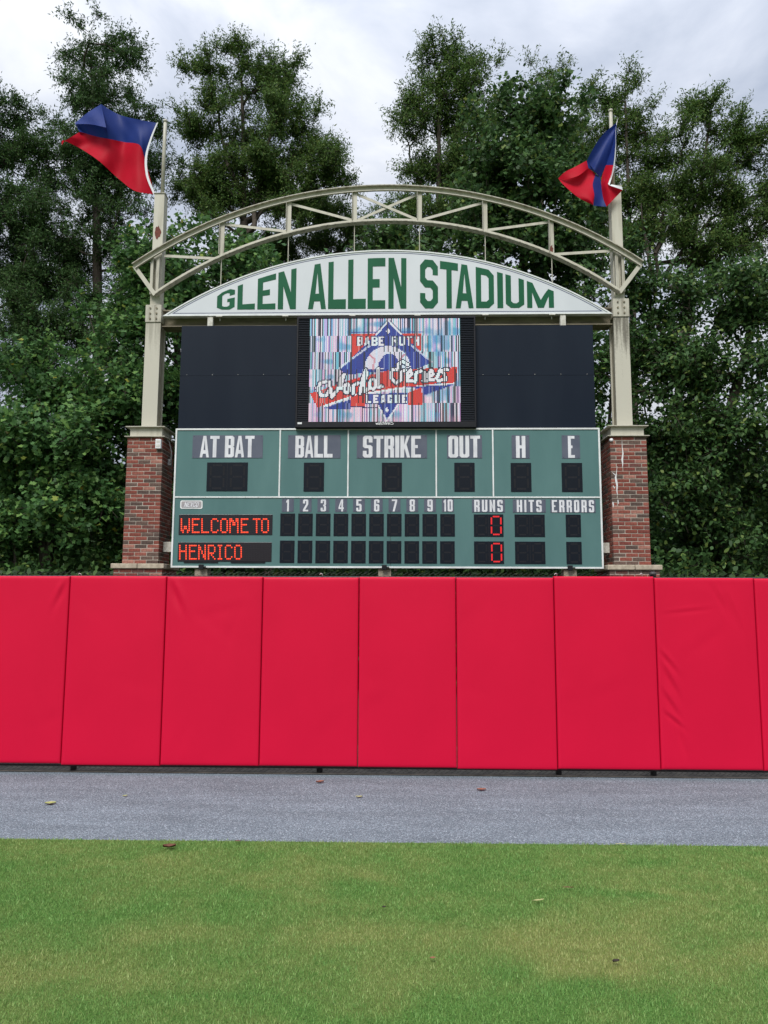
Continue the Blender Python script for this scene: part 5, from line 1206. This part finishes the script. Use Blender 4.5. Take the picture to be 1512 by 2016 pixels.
# low growth and the shade of the wood behind
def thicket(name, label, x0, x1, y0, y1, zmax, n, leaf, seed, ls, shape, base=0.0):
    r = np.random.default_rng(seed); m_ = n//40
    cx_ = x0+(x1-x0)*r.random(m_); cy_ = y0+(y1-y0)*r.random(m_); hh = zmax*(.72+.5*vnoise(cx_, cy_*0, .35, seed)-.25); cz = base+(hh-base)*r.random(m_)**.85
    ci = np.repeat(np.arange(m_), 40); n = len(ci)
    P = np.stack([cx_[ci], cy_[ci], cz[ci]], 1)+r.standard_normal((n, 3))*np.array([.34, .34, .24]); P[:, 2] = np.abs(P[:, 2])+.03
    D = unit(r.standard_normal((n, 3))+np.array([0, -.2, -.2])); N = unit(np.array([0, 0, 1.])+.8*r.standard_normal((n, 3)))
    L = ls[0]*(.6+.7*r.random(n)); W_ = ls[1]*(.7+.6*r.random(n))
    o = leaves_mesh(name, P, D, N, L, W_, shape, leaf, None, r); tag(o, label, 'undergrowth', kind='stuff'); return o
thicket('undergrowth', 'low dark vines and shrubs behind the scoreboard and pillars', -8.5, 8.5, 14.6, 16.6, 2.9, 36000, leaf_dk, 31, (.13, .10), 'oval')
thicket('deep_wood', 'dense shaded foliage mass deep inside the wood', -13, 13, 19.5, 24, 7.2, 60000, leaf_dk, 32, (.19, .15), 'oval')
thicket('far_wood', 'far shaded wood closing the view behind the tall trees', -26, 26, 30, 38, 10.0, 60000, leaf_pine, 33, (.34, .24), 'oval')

# ================================================================== FALLEN LEAVES
def fallen(px, py, label, col, L, W_, rot, curl=.25, z=.0):
    c_ = G(px, py); r = np.random.default_rng(int(px*7+py)); mb = MB(); n = 6; V_ = []
    for i in range(n+1):
        t_ = i/n; wd = W_*math.sin(math.pi*min(max(t_, .04), .97))**.8*(1+.25*(i % 2))
        for s_ in (-1, 0, 1): V_.append(((t_-.5)*L, s_*wd/2, z+.004+abs(s_)*curl*W_*.5+curl*L*.3*(t_-.5)**2+.002*r.random()))
    f_ = [(i*3+j, i*3+j+1, i*3+j+4, i*3+j+3) for i in range(n) for j in range(2)]
    mb.add(V_, f_); o = mb.build('fallen_leaf', col, None, smooth=True); o.location = (c_[0], c_[1], 0); o.rotation_euler = (0, 0, rot)
    tag(o, label, 'leaf', 'fallen leaves on track and lawn')
M['leaf_brown'] = mat('brown_leaf', (.10, .035, .022), .8, (.16, .065, .04), 30); M['leaf_pale'] = mat('pale_leaf', (.45, .42, .20), .7, (.32, .33, .13), 30)
M['leaf_rust'] = mat('rusty_leaf', (.22, .07, .04), .8, (.30, .13, .08), 30); M['leaf_dark'] = mat('dark_leaf_litter', (.03, .02, .015), .8); M['leaf_yg'] = mat('yellow_green_leaf', (.30, .34, .10), .7, (.40, .38, .16), 25)
fallen(333, 1675, 'brown curled leaf lying on the lawn near the track edge', 'leaf_brown', .085, .05, .2, .6, .018)
fallen(630, 1541, 'rusty brown leaf on the warning track near a fence post', 'leaf_rust', .075, .045, .4, .5)
fallen(948, 1556, 'reddish brown dry leaf lying flat on the warning track', 'leaf_rust', .085, .045, .1, .4)
fallen(99, 1583, 'yellow green leaf lying on the warning track', 'leaf_yg', .085, .06, .3, .3)
fallen(246, 1568, 'small yellow leaf on the warning track', 'leaf_yg', .045, .025, .9, .3)
fallen(707, 1570, 'small pale leaf on the middle of warning track', 'leaf_pale', .06, .03, .1, .4)
fallen(1222, 1663, 'pale strip of leaf where track meets lawn', 'leaf_pale', .075, .018, .05, .2)
fallen(1060, 1782, 'long pale leaf blade lying on the lawn', 'leaf_pale', .075, .014, .35, .2, .022)
fallen(1213, 1905, 'blackened crumpled leaf scrap on dry lawn patch', 'leaf_dark', .035, .022, .3, .7, .02)
fallen(1118, 1755, 'slim olive leaf half sunk in the lawn', 'leaf_brown', .07, .014, -.1, .2, .018)
fallen(756, 1795, 'tiny dark leaf scrap on green lawn', 'leaf_dark', .022, .016, .2, .6, .018)
fallen(852, 1897, 'small tan leaf scrap on yellowed lawn', 'leaf_rust', .03, .014, .3, .3, .02)
fallen(468, 1663, 'small brown leaf at the lawn edge below the track', 'leaf_brown', .04, .02, .1, .4, .018)
